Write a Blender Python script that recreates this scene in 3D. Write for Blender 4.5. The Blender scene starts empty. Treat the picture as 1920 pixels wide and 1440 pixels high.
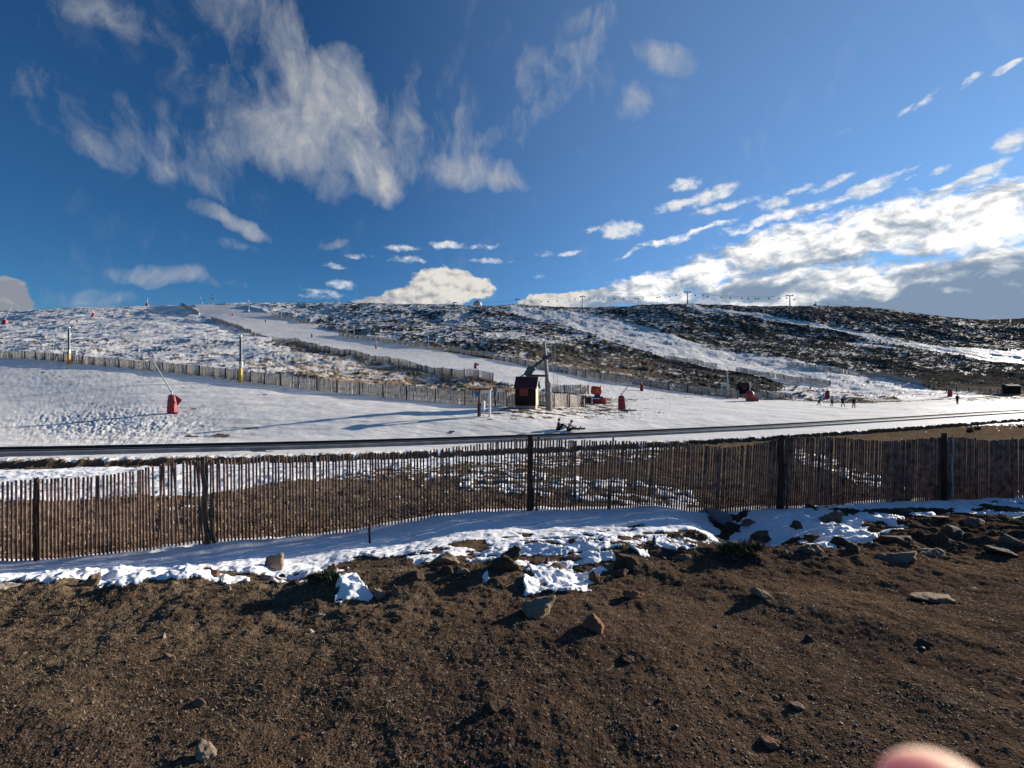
import bpy, bmesh, math, random
import numpy as np
from mathutils import Vector, Matrix
random.seed(7)
PI = math.pi; R = math.radians
F = 880.0; EYE = 1.6
S = bpy.context.scene
COL = S.collection

# ------------------------------------------------------------------ noise
_rs = np.random.RandomState(11)
_P = _rs.permutation(1024); _P = np.concatenate([_P, _P, _P])
_G = _rs.uniform(0, 2*PI, 1024); _GX = np.cos(_G); _GY = np.sin(_G)
def perlin(x, y):
    xi = np.floor(x).astype(np.int64); yi = np.floor(y).astype(np.int64)
    xf = x-xi; yf = y-yi; xi &= 1023; yi &= 1023
    u = xf*xf*xf*(xf*(xf*6-15)+10); v = yf*yf*yf*(yf*(yf*6-15)+10)
    def g(ix, iy, dx, dy):
        h = _P[_P[ix & 1023]+(iy & 1023)] & 1023
        return _GX[h]*dx+_GY[h]*dy
    a = g(xi, yi, xf, yf); b = g(xi+1, yi, xf-1, yf)
    c = g(xi, yi+1, xf, yf-1); d = g(xi+1, yi+1, xf-1, yf-1)
    return ((a+(b-a)*u)*(1-v)+(c+(d-c)*u)*v)*1.5
def fbm(x, y, scale, octv=4, seed=0, gain=.5):
    x = x/scale+seed*17.3; y = y/scale-seed*9.1
    s = 0; a = 1; n = 0
    for i in range(octv):
        s = s+a*perlin(x, y); n += a; a *= gain; x = x*2.03+5.1; y = y*2.03+3.7
    return s/n*1.25
def mf(m, x, y, scale, octv=4, seed=0, gain=.5):
    out = np.zeros(x.shape)
    if m.any(): out[m] = fbm(x[m], y[m], scale, octv, seed, gain)
    return out
def uni(n, k=2.2): return .5+.5*np.tanh(n*k)
def sst(a, b, x):
    t = np.clip((x-a)/(b-a), 0, 1); return t*t*(3-2*t)
def inpoly(px, py, poly):
    res = np.zeros(px.shape, bool); n = len(poly)
    for i in range(n):
        x1, y1 = poly[i]; x2, y2 = poly[(i+1) % n]
        if y1 == y2: continue
        c = ((y1 > py) != (y2 > py)) & (px < (x2-x1)*(py-y1)/(y2-y1)+x1)
        res ^= c
    return res

# ------------------------------------------------------------------ terrain table
CX = [-1800, -400,   0,  320,  640,  960, 1120, 1280, 1440, 1600, 1760, 1920, 2400, 3600]
def rz(row, d): return -(row-720)/F*d
def line(rows, ds): return (np.array([rz(r, d) for r, d in zip(rows, ds)]), np.array(ds, float))
KN = []
n = len(CX); one = [1]*n
KN.append((np.full(n, -1.6), np.full(n, .6)))
KN.append((np.full(n, -1.6), np.full(n, 1.5)))
KN.append((np.full(n, -1.58), np.full(n, 2.6)))
KN.append(line([1120, 1103, 1101, 1093, 1108, 1072, 1050, 1042, 1036, 1035, 1030, 1024, 1020, 1020],
               [3.6, 3.65, 3.7, 3.8, 3.75, 4.1, 4.35, 4.6, 4.7, 4.75, 4.9, 5.0, 5.2, 5.3]))       # F1 crest
KN.append(line([1100, 1090, 1085, 1072, 1050, 1010, 1002, 1000, 1012, 985, 980, 975, 970, 970],
               [4.4, 4.5, 4.5, 4.7, 5.0, 5.5, 5.7, 5.9, 6.0, 6.4, 6.6, 6.8, 7.2, 7.5]))           # F2
KN.append(line([1075, 1062, 1056, 1030, 1000, 962, 957, 957, 958, 945, 940, 935, 930, 925],
               [6.6, 6.7, 6.8, 7.0, 7.2, 7.5, 7.75, 8.0, 8.2, 8.4, 8.65, 8.9, 9.7, 12]))          # F3 fence
KN.append(line([960, 955, 950, 940, 922, 905, 902, 898, 890, 886, 880, 875, 870, 865],
               [11, 11.5, 12, 12.2, 12.5, 12.8, 13, 13.2, 13.5, 14, 14, 14, 15, 16]))             # F4
KN.append(line([905, 895, 890, 885, 875, 860, 852, 842, 834, 827, 821, 815, 805, 790],
               [19, 19.5, 20, 21, 23, 26, 27, 28, 29, 30, 31, 32, 36, 45]))                       # F4b
def cd(u): return 38.2/(1-.4303*u)
crow = [880, 864, 858, 850, 841, 829, 822, 814, 805.5, 795.5, 785, 774.5, 755, 735]
cu = [(x-960)/F for x in CX]
cds = [max(12, cd(max(-2.6, min(1.75, u)))) for u in cu]
cz = [rz(r, d) for r, d in zip(crow, cds)]
d5 = [d-(1.2+ (d-26)*.22) for d in cds]
KN.append((np.array([z-.40 for z in cz]), np.array(d5)))                                           # F5 ditch base
KN.append((np.array([z-.07 for z in cz]), np.array([d+.35 for d in d5])))                         # F5b lip
KN.append((np.array(cz), np.array(cds)))                                                           # F6
KN.append((np.array([z+.02 for z in cz]), np.array([d+3 for d in cds])))                           # F6b
KN.append(line([762, 760, 760, 775, 785, 790, 795, 785, 776, 770, 763, 757, 745, 735],
               [60, 57, 55, 46, 44, 47, 50, 58, 68, 77, 84, 96, 130, 190]))                       # F8
KN.append(line([662, 666, 670, 697, 731, 758, 757, 744, 749, 756, 748, 741, 730, 722],
               [135, 125, 115, 92, 72, 63, 76, 104, 108, 105, 118, 132, 170, 230]))                # F9
KN.append(line([640, 636, 636, 640, 655, 680, 697, 702, 705, 704, 697, 692, 690, 690],
               [200, 195, 190, 190, 185, 158, 155, 170, 190, 205, 220, 235, 270, 330]))            # F10
KN.append(line([612, 608, 606, 604, 610, 620, 628, 635, 640, 642, 642, 642, 645, 650],
               [290, 290, 290, 300, 310, 300, 300, 305, 310, 320, 325, 330, 380, 450]))            # F11
KN.append(line([594, 590, 588, 577, 573, 579, 581, 575, 578, 581, 595, 609, 612, 616],
               [430, 430, 420, 450, 470, 500, 490, 480, 480, 480, 470, 460, 500, 600]))            # F12 ridge
KN.append((KN[16][0]-9., KN[16][1]+70))                                                             # dip behind the ridge
KN.append(line([604, 600, 600, 590, 585, 590, 592, 590, 590, 595, 600, 600, 594, 590],
               [620, 620, 620, 640, 660, 700, 700, 700, 700, 700, 900, 1300, 1500, 1600]))          # F13
KN.append(line([660]*14, [3200]*14))                                                               # F14
NK = len(KN)
def pchip_cols(xs, ys, x):
    xs = np.array(xs, float); ys = np.array(ys, float)
    h = np.diff(xs); d = np.diff(ys)/h; m = np.zeros_like(ys)
    m[0] = d[0]; m[-1] = d[-1]
    for i in range(1, len(xs)-1):
        if d[i-1]*d[i] > 0:
            w1 = 2*h[i]+h[i-1]; w2 = h[i]+2*h[i-1]; m[i] = (w1+w2)/(w1/d[i-1]+w2/d[i])
    x = np.clip(x, xs[0], xs[-1]); k = np.clip(np.searchsorted(xs, x)-1, 0, len(h)-1)
    t = (x-xs[k])/h[k]; t2 = t*t; t3 = t2*t
    return (2*t3-3*t2+1)*ys[k]+(t3-2*t2+t)*h[k]*m[k]+(-2*t3+3*t2)*ys[k+1]+(t3-t2)*h[k]*m[k+1]
def knots_at(u):
    D = np.stack([pchip_cols(cu, k[1], u) for k in KN]); Z = np.stack([pchip_cols(cu, k[0], u) for k in KN])
    return D, Z
def hermite(D, Z, y):
    """monotone cubic in depth, vectorised: D,Z (K,N), y (N)"""
    h = np.diff(D, axis=0); s = np.diff(Z, axis=0)/h
    M = np.zeros_like(Z); M[0] = s[0]; M[-1] = s[-1]
    a = s[:-1]; b = s[1:]; w1 = 2*h[1:]+h[:-1]; w2 = h[1:]+2*h[:-1]
    ok = a*b > 0
    with np.errstate(all='ignore'):
        mm = (w1+w2)/(w1/np.where(ok, a, 1)+w2/np.where(ok, b, 1))
    M[1:-1] = np.where(ok, mm, 0)
    y = np.clip(y, D[0], D[-1]); out = np.zeros_like(y)
    for k in range(len(D)-1):
        msk = (y >= D[k]) & (y <= D[k+1])
        if not msk.any(): continue
        hh = h[k][msk]; t = (y[msk]-D[k][msk])/hh; t2 = t*t; t3 = t2*t
        out[msk] = (2*t3-3*t2+1)*Z[k][msk]+(t3-2*t2+t)*hh*M[k][msk]+(-2*t3+3*t2)*Z[k+1][msk]+(t3-t2)*hh*M[k+1][msk]
    return out
def base_u(x, y): return x/np.where(y >= 1.0, y, 1+(1-y)*1.5)

# polygons written in photo pixels, projected onto the ground they lie on
PISTE = [(362,571),(375,590),(392,600),(462,620),(505,633),(560,641),(640,656),(740,680),(925,712),(965,722),(1100,742),(1380,762),(1380,748),(1240,729),(1100,709),(1000,688),(925,673),(780,650),(640,627),(600,612),(530,595),(470,578),(440,571)]
BAND1 = [(960,574),(1110,588),(1230,618),(1330,652),(1450,673),(1560,689),(1750,732),(1860,745),(1700,752),(1560,732),(1400,702),(1320,690),(1240,668),(1150,640),(1050,610),(960,588)]
BAND2 = [(1285,571),(1390,584),(1450,592),(1520,604),(1600,619),(1700,640),(1780,652),(1850,656),(2100,668),(2100,690),(1850,680),(1780,664),(1700,650),(1600,628),(1520,612),(1450,600),(1390,589),(1285,575)]
BAND3 = [(1580,640),(1640,632),(1720,640),(1690,648),(1600,650)]
def surf(x, y, detail=True):
    """ground height and cover at any world point: z, snow 0..1, tan 0..1, far 0..1"""
    x = np.asarray(x, float); y = np.asarray(y, float)
    u = base_u(x, y)
    D, Z = knots_at(u)
    z = hermite(D, Z, y)
    yy = np.maximum(y, .8)
    px = 960+F*x/yy; row = 720-F*z/yy
    kf = D[5]; kd = D[8]
    near = y < kf+.15
    mead = (y >= kf+.15) & (y < kd+.2)
    snowf = (y >= kd+.2) & (y < D[13])
    hill = y >= D[13]
    # warp for soft edges
    lowm = near | mead; bnk = near & (y > 2.9); ksn = (y >= kd-2) & ~hill
    n1 = mf(lowm, x, y, .45, 4, 1); n2 = mf(bnk, x, y, .16, 3, 2)
    nb = mf(mead | snowf, x, y, 6, 4, 3); nh = mf(hill, x, y, 14, 5, 4); nh2 = mf(hill, x, y, 4.2, 4, 5)
    cov = np.zeros_like(z); tan = np.zeros_like(z); dark = np.zeros_like(z)
    pxw = px+n1*26; roww = row+n1*9+n2*5
    # ---- near bank
    lim = np.interp(pxw, [-400,0,200,330,420,520,570,600,640,700,790,840,960,1060,1090,1140,1200,1290,1330,1360,1400,1480,1560,1620,1700,1920,2400],
                         [1110,1104,1098,1099,1096,1098,1108,1103,1060,1044,1062,1048,1062,1105,1098,1062,1045,1038,1030,975,1000,1020,1030,1015,990,975,970])
    c_near = sst(7, -7, roww-lim)
    patch = inpoly(px+n1*12, row+n1*6, [(1130,990),(1200,985),(1310,1000),(1380,1030),(1250,1052),(1130,1060),(1010,1065),(900,1050),(780,1062),(690,1052),(760,1030),(860,1020),(960,1000)])
    c_near = np.where(patch, c_near*np.where(uni(mf(bnk, x*1, y*1.6, .5, 4, 8)) > .52, 0, 1), c_near)
    patch2 = (px > 380) & (px < 620) & (row > 1068)
    c_near = np.where(patch2 & (mf(bnk, x, y, .4, 3, 9) > .12), 0, c_near)
    mid = (px > 600) & (px < 800) & (row > 1040) & (row < 1115)
    fbm_hole = mf(bnk, x, y, .17, 3, 63)
    for poly in ([(626,1130),(640,1114),(668,1110),(690,1120),(706,1126),(680,1136),(634,1142)], [(975,1105),(1010,1085),(1060,1082),(1100,1090),(1110,1104),(1060,1112),(985,1120)], [(905,1095),(915,1090),(918,1103),(908,1103)]):
        c_near = np.where(inpoly(px+n1*22+n2*9, row+n1*13+n2*6, poly), np.where(fbm_hole > .42, .2, 1), c_near)
    right = (px > 1330) & near
    c_near = np.where(right, c_near*np.where(uni(mf(bnk, x, y, .75, 4, 12)) > np.interp(px, [1330,1450,1600,1700,1920], [.75,.66,.52,.38,.30])-np.clip((970-row)/60, 0, .5)+.05*0, np.where(row < 958, .9, 0), 1), c_near)
    c_near = np.where(right & inpoly(px+n1*10, row+n1*6, [(1400,965),(1450,950),(1540,948),(1560,975),(1600,985),(1650,1008),(1640,1020),(1590,1012),(1540,1012),(1500,1000),(1440,998),(1400,985)]), 1, c_near)
    cov = np.where(near, c_near, cov)
    # ---- meadow behind the fence
    bl = np.interp(px+n1*20, [-400,0,200,400,500,700,900,1100,1280,1440,1800,2400], [950,945,935,924,905,884,866,850,836,816,799,780])
    c_m = sst(4, -4, row+nb*8+n1*6-bl)
    strips = np.zeros(z.shape, bool)
    for poly in ([(600,902),(700,888),(860,884),(960,868),(1100,860),(1230,848),(1240,858),(1100,872),(960,884),(860,900),(700,898)],
                 [(820,900),(960,884),(1060,890),(1180,905),(1300,925),(1310,968),(1180,950),(1060,935),(940,925),(860,915)],
                 [(1480,842),(1530,850),(1600,880),(1700,916),(1690,922),(1600,906),(1540,884),(1490,860)],
                 [(300,955),(340,948),(420,944),(400,952),(330,966)]):
        strips |= inpoly(px+n1*22, row+n1*9, poly)
    c_m = np.where(strips, np.maximum(c_m, uni(mf(mead, x, y, .7, 4, 14))*.72), c_m)
    c_m = np.maximum(c_m, np.where(mf(mead, x, y, .5, 3, 15) > .74, .8, 0))
    cov = np.where(mead, c_m, cov)
    tan = np.where(mead, .72+.3*n1, tan)
    tl = sst(1250, 500, px)*np.exp(-((y-D[3]-.1)/.85)**2)+.35*sst(700, 100, px)
    tan = np.where(near, np.clip(tl*(.45+1.1*n1), 0, .8), tan)
    # ---- snow field
    dirt = mf(snowf, x, y*3.2, 9, 4, 17)
    c_s = np.where(dirt > .58, .45, 1.0)*np.ones_like(z)
    mound = np.exp(-((px-985)/75)**2-((row-775)/14)**2)+.8*np.exp(-((px-1130)/80)**2-((row-768)/16)**2)
    c_s = c_s-.62*mound
    c_s = c_s-.30*sst(6, 0, D[13]-y)
    rt = sst(1480, 1700, px)*sst(758, 745, row+nb*5)
    c_s = c_s-.55*rt
    cov = np.where(snowf, c_s, cov)
    tan = np.where(snowf, .5+.3*rt, tan)
    fz = mf((y > D[8]-2) & (y < D[9]+2), x, y*.6, .8, 4, 61)
    face = (y > D[8]-.35+.7*fz) & (y < D[9]+.05+.5*fz+.15*nb)
    cov = np.where(face, 0.0, cov); tan = np.where(face, .30, tan)
    # ---- hillside
    wpx = px+nh*16+nh2*5; wrow = row+nh*3+nh2*1.3
    c_h = np.interp(px, [-400, 0, 300, 480, 560, 760, 1000, 1150, 1300, 1500, 1920, 2600], [.74,.82,.92,.84,.64,.58,.56,.45,.38,.34,.32,.32])
    c_h = c_h+.14*mf(hill, x, y, 60, 3, 21)
    lowc = (px < 1000) & (row > 640)
    c_h = np.where(lowc, c_h-.12, c_h)
    c_h = np.where(inpoly(wpx, wrow, [(980,640),(1200,660),(1420,700),(1560,735),(1480,750),(1300,735),(1000,690)]), .30, c_h)
    c_h = np.where(inpoly(wpx, wrow, [(1640,715),(1750,700),(2000,700),(2000,745),(1800,742)]), .12, c_h)
    c_h = np.where(inpoly(wpx, wrow, [(1500,715),(1640,712),(1740,745),(1480,758),(1420,750)]), .62, c_h)
    c_h = np.where(y > D[16]+60, .16, c_h)
    c_h = np.where(inpoly(wpx, wrow, BAND1), .86, c_h)
    c_h = np.where(inpoly(wpx, wrow, BAND2), .93, c_h)
    c_h = np.where(inpoly(wpx, wrow, BAND3), .6, c_h)
    piste = inpoly(px+nh*5, row+nh*1.2, PISTE)
    c_h = np.where(piste, 1.5, c_h)
    cov = np.where(hill, c_h, cov)
    th = sst(1350, 900, px)*sst(655, 690, row) + sst(620, 660, row)*sst(700, 500, px)*.8
    tan = np.where(hill, np.clip(th*(.9+.8*nh), 0, 1), tan)
    th2 = sst(1500, 1700, px)*sst(720, 740, row)
    tan = np.where(hill, np.maximum(tan, th2*.7), tan)
    # threshold noises
    tn = np.where(near, uni(mf(bnk, x, y, .22, 4, 31)), 0)
    tn = np.where(mead, uni(mf(mead, x, y, .5, 4, 32)), tn)
    tn = np.where(snowf, uni(mf(snowf, x, y*1.3, 1.6, 4, 33)), tn)
    tn = np.where(hill, uni(.75*mf(hill, x, y*1.25, 4.0, 5, 34, .68)+.25*mf(hill, x, y, 22, 3, 35), 3.0), tn)
    sharp = np.where(hill, 2.4, 3.0)
    snow = np.clip(.5+(cov-tn)*sharp, 0, 1)
    # ---- relief
    if detail:
        nr = (y < kf+1.5) & (y > .3); mead2 = (y >= kf-.4) & (y < kd+.1); ditch = (y > kd-3) & (y < kd+4)
        flat = sst(D[8]-.5, D[8]+.3, y)*(1-sst(D[11]-.6, D[11]+1, y))
        hum = mf(nr, x, y, 1.1, 5, 41); fine = mf(nr, x, y, .11, 4, 42); peb = mf(nr, x, y, .028, 2, 43)
        crest = np.exp(-((y-D[3])/1.0)**2)
        sb = sst(.35, .75, snow)
        rel_near = hum*(.06+.05*crest)+fine*(.006+.014*crest)*(1-.35*sb)+peb*.003*(1-sb)+sb*.020
        ridged = 1-np.abs(mf(bnk, x, y, .55, 4, 44))*2
        rocky = sst(1330, 1480, px)*sst(D[3]-.3, D[3]+.3, y)*sst(D[5]+.3, D[5]-.7, y)
        rel_near = rel_near+rocky*(ridged-.4)*.10
        churn = (mf(bnk, x, y, .3, 4, 45)*.05+mf(bnk, x, y, .09, 3, 62)*.016)*sb*(.3+crest)
        rel_near = rel_near+churn
        # hummocks and the hollow under the fence, each a real swell of the ground
        for (hx, hrow, hd, rx, ry, a) in ((930,1085,3.95,.55,.3,.09),(640,1105,3.75,.42,.26,.10),(150,1100,3.65,1.2,.3,.03),(1340,1035,4.6,.9,.3,.06),(1375,980,6.9,.55,1.2,-.28),(700,1115,3.55,.22,.12,-.07),(1480,1035,5.5,.8,.45,-.17),(560,1085,4.2,.3,.2,-.05)):
            hxw = (hx-960)/F*hd
            rel_near = rel_near+a*np.exp(-((x-hxw)/rx)**2-((y-hd)/ry)**2)
        rel_near = rel_near*sst(-3, .5, y)
        fk = sst(kf+1.2, kf-.2, y)
        rel_m = mf(mead2, x, y, 2.4, 4, 46)*.16+mf(mead2, x, y, .3, 4, 47)*.05+sb*.05
        # lumps and ruts ploughed up round the left snow gun
        rough = np.exp(-((px-220)/190)**2-((row-800)/34)**2)
        rough = rough+.5*np.exp(-((px-1120)/150)**2-((row-778)/12)**2)+.45*mound
        lx = x*.8+y*.6; ly = -x*.6+y*.8
        rel_s = mf(ksn, x, y, 7, 4, 48)*.12+mf(ksn, x*.45+y*.2, y, .9, 4, 49)*.035+rough*(mf(ksn, x, y, .6, 5, 50, .62)*.13+mf(ksn, lx*.3, ly, .4, 2, 51)*.03)
        rel_s = rel_s+.42*np.clip(mound, 0, 1)*sst(1110, 1020, px)
        rel_s = rel_s*(1-flat)
        onsn = sst(.3, .7, snow)
        rel_h = mf(hill, x, y, 70, 4, 52)*2.2+mf(hill, x, y, 16, 4, 53)*1.0
        veg = (1-onsn)
        spk = np.abs(mf(hill, x, y, 3.2, 4, 54, .6))
        rel_h = rel_h+veg*(.10+spk*1.0)*np.clip(1-tan*.6, 0, 1)+mf(hill, x, y, 5, 4, 55)*.35
        rel_h = np.where(piste, mf(hill, x, y, 60, 3, 52)*.8, rel_h)
        g = sst(0, 14, y-D[13])
        rel = np.where(near, rel_near, 0)
        bl_m = sst(kf-.3, kf+.6, y)*(1-sst(kd-1.5, kd, y))
        rel = np.where(y >= kf-.3, rel_near*fk*(1-bl_m)+rel_m*bl_m, rel_near)
        lipn = mf(ditch, x, y*.5, .9, 5, 56, .65)*.22*np.exp(-((y-D[8]-.2)/.8)**2)
        rel = np.where(y >= kd-.01, 0, rel)+lipn
        rel = rel+np.where(y >= kd, rel_s*sst(D[10], D[11]+2, y)*(1-g), 0)+np.where(hill, rel_h*g, 0)
        z = z+rel
    return z+EYE, snow, np.clip(tan, 0, 1), np.clip(cov, 0, 1)

def zat(x, y):
    return float(surf(np.array([x]), np.array([y]))[0][0])
def pick(px, row, lo=1.2, hi=None):
    """world point of the ground seen at a photo pixel"""
    u = (px-960)/F
    a, b = lo, hi or 900
    for n_ in (260, 24):
        ys = np.geomspace(a, b, n_); z = surf(ys*u, ys)[0]-EYE; rr = 720-F*z/ys
        idx = np.where(rr <= row)[0]
        if not len(idx): i = int(np.argmin(rr)); return Vector((u*ys[i], ys[i], z[i]+EYE))
        i = int(idx[0]); 
        if i == 0: break
        a, b = ys[i-1], ys[i]
    return Vector((u*ys[i], ys[i], z[i]+EYE))
def picks(pts, lo=1.2, hi=None):
    return [pick(a, b, lo, hi) for a, b in pts]
def knot(k, px):
    u = np.array([(px-960)/F]); D, Z = knots_at(u); return float(D[k][0])

# ------------------------------------------------------------------ object helpers
def link(o, parent=None):
    COL.objects.link(o)
    if parent is not None: o.parent = parent
    return o
def tag(o, label=None, cat=None, group=None, kind=None):
    if label: o['label'] = label
    if cat: o['category'] = cat
    if group: o['group'] = group
    if kind: o['kind'] = kind
    return o
def empty(name, loc, rz_=0, label=None, cat=None, group=None, rot=None):
    o = bpy.data.objects.new(name, None); o.empty_display_size = .2
    o.location = loc; o.rotation_euler = rot if rot else (0, 0, rz_)
    link(o); return tag(o, label, cat, group)
def npmesh(name, V, Fq, mat=None, smooth=False):
    me = bpy.data.meshes.new(name); V = np.asarray(V, np.float32)
    me.vertices.add(len(V)); me.vertices.foreach_set('co', V.ravel())
    Fq = np.asarray(Fq, np.int32); k = Fq.shape[1]
    me.loops.add(Fq.size); me.loops.foreach_set('vertex_index', Fq.ravel())
    me.polygons.add(len(Fq)); me.polygons.foreach_set('loop_start', np.arange(0, Fq.size, k, dtype=np.int32))
    me.polygons.foreach_set('loop_total', np.full(len(Fq), k, np.int32))
    if smooth: me.polygons.foreach_set('use_smooth', np.ones(len(Fq), bool))
    me.update(calc_edges=True)
    if mat: me.materials.append(mat)
    return me
class MB:
    def __init__(s): s.v = []; s.f = []
    def add(s, vs, fs):
        b = len(s.v); s.v += [tuple(v) for v in vs]; s.f += [tuple(i+b for i in f) for f in fs]; return s
    def box(s, c, size, M=None):
        c = Vector(c); hx, hy, hz = [q/2 for q in size]
        vs = [Vector((sx*hx, sy*hy, sz*hz)) for sx in (-1, 1) for sy in (-1, 1) for sz in (-1, 1)]
        if M is not None: vs = [M @ v for v in vs]
        return s.add([v+c for v in vs], [(0,1,3,2),(4,6,7,5),(0,4,5,1),(2,3,7,6),(0,2,6,4),(1,5,7,3)])
    def tube(s, a, b, r0, r1=None, n=8, cap=True):
        a = Vector(a); b = Vector(b); r1 = r0 if r1 is None else r1
        d = (b-a).normalized(); q = d.to_track_quat('Z', 'Y')
        vs = []
        for p, r in ((a, r0), (b, r1)):
            for i in range(n):
                t = 2*PI*i/n; vs.append(p+q @ Vector((math.cos(t)*r, math.sin(t)*r, 0)))
        fs = [(i, (i+1) % n, n+(i+1) % n, n+i) for i in range(n)]
        if cap: fs += [tuple(range(n-1, -1, -1)), tuple(range(n, 2*n))]
        return s.add(vs, fs)
    def path(s, pts, r, n=6):
        for a, b in zip(pts[:-1], pts[1:]): s.tube(a, b, r, r, n)
        return s
    def prism(s, poly, z0, z1, M=None):
        k = len(poly); vs = [Vector((p[0], p[1], z0)) for p in poly]+[Vector((p[0], p[1], z1)) for p in poly]
        if M is not None: vs = [M @ v for v in vs]
        return s.add(vs, [tuple(range(k-1, -1, -1)), tuple(range(k, 2*k))]+[(i, (i+1) % k, k+(i+1) % k, k+i) for i in range(k)])
    def lathe(s, prof, n=16, c=(0,0,0), M=None):
        vs = []; c = Vector(c)
        for r, z in prof:
            for i in range(n):
                t = 2*PI*i/n; v = Vector((r*math.cos(t), r*math.sin(t), z)); vs.append((M @ v if M is not None else v)+c)
        fs = [(j*n+i, j*n+(i+1) % n, (j+1)*n+(i+1) % n, (j+1)*n+i) for j in range(len(prof)-1) for i in range(n)]
        fs += [tuple(range(n-1, -1, -1)), tuple(range((len(prof)-1)*n, len(prof)*n))]
        return s.add(vs, fs)
    def build(s, name, mat, parent=None, bevel=0, smooth=False):
        me = bpy.data.meshes.new(name); me.from_pydata(s.v, [], s.f); me.update()
        bm = bmesh.new(); bm.from_mesh(me); bmesh.ops.recalc_face_normals(bm, faces=bm.faces)
        if bevel: bmesh.ops.bevel(bm, geom=[e for e in bm.edges], offset=bevel, segments=2, affect='EDGES', profile=.6)
        bm.to_mesh(me); bm.free()
        me.materials.append(mat)
        if smooth: me.polygons.foreach_set('use_smooth', np.ones(len(me.polygons), bool))
        return link(bpy.data.objects.new(name, me), parent)
def copy_tree(o, parent=None):
    c = o.copy(); COL.objects.link(c); c.parent = parent
    for ch in [k for k in list(COL.objects) if k.parent == o]: copy_tree(ch, c)
    return c
# ------------------------------------------------------------------ materials
def newmat(name):
    m = bpy.data.materials.new(name); m.use_nodes = True; nt = m.node_tree
    b = nt.nodes['Principled BSDF']; return m, nt, b
def nd(nt, t, **kw):
    n_ = nt.nodes.new(t)
    for k, v in kw.items():
        if k.startswith('i_'): n_.inputs[int(k[2:])].default_value = v
        else: setattr(n_, k, v)
    return n_
def noise(nt, vec, scale, detail=4, rough=.55):
    n_ = nd(nt, 'ShaderNodeTexNoise'); n_.inputs['Scale'].default_value = scale
    n_.inputs['Detail'].default_value = detail; n_.inputs['Roughness'].default_value = rough
    if vec is not None: nt.links.new(vec, n_.inputs['Vector'])
    return n_.outputs['Fac']
def ramp(nt, fac, stops):
    r = nd(nt, 'ShaderNodeValToRGB'); e = r.color_ramp.elements
    while len(e) < len(stops): e.new(.5)
    for i, (p, c) in enumerate(stops): e[i].position = p; e[i].color = (c[0], c[1], c[2], 1)
    nt.links.new(fac, r.inputs[0]); return r.outputs[0]
def mixc(nt, f, a, b, typ='MIX'):
    m = nd(nt, 'ShaderNodeMix', data_type='RGBA', blend_type=typ)
    for s_, v in ((m.inputs[0], f), (m.inputs[6], a), (m.inputs[7], b)):
        if hasattr(v, 'links') or isinstance(v, bpy.types.NodeSocket): nt.links.new(v, s_)
        elif isinstance(v, (int, float)): s_.default_value = v
        else: s_.default_value = (v[0], v[1], v[2], 1)
    return m.outputs[2]
def mth(nt, op, a, b=0, c=None, clamp=False):
    m = nd(nt, 'ShaderNodeMath', operation=op, use_clamp=clamp)
    for i, v in enumerate((a, b, c)):
        if v is None: continue
        if isinstance(v, bpy.types.NodeSocket): nt.links.new(v, m.inputs[i])
        else: m.inputs[i].default_value = v
    return m.outputs[0]
def mrange(nt, v, a, b, c=0, d=1, typ='SMOOTHSTEP'):
    m = nd(nt, 'ShaderNodeMapRange', interpolation_type=typ)
    nt.links.new(v, m.inputs[0])
    for i, q in zip((1, 2, 3, 4), (a, b, c, d)): m.inputs[i].default_value = q
    return m.outputs[0]
def bump(nt, h, dist, strength, b, prev=None):
    n_ = nd(nt, 'ShaderNodeBump'); n_.inputs['Strength'].default_value = strength; n_.inputs['Distance'].default_value = dist
    nt.links.new(h, n_.inputs['Height'])
    if prev is not None: nt.links.new(prev, n_.inputs['Normal'])
    if b is not None: nt.links.new(n_.outputs[0], b.inputs['Normal'])
    return n_.outputs[0]
def obj_co(nt):
    return nd(nt, 'ShaderNodeTexCoord').outputs['Object']
def geo_co(nt):
    return nd(nt, 'ShaderNodeNewGeometry').outputs['Position']
def simple(name, col, rough=.6, metal=0, var=.15, scale=3, bmp=0, bscale=30):
    m, nt, b = newmat(name); co = obj_co(nt)
    f = noise(nt, co, scale, 5)
    d = tuple(c*(1-var*1.6) for c in col); l = tuple(min(1, c*(1+var)) for c in col)
    c = ramp(nt, f, [(.3, d), (.7, l)])
    nt.links.new(c, b.inputs['Base Color']); b.inputs['Roughness'].default_value = rough; b.inputs['Metallic'].default_value = metal
    if bmp: bump(nt, noise(nt, co, bscale, 5), bmp, .6, b)
    if rough > .7: b.inputs['Specular IOR Level'].default_value = .12
    return m

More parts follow.
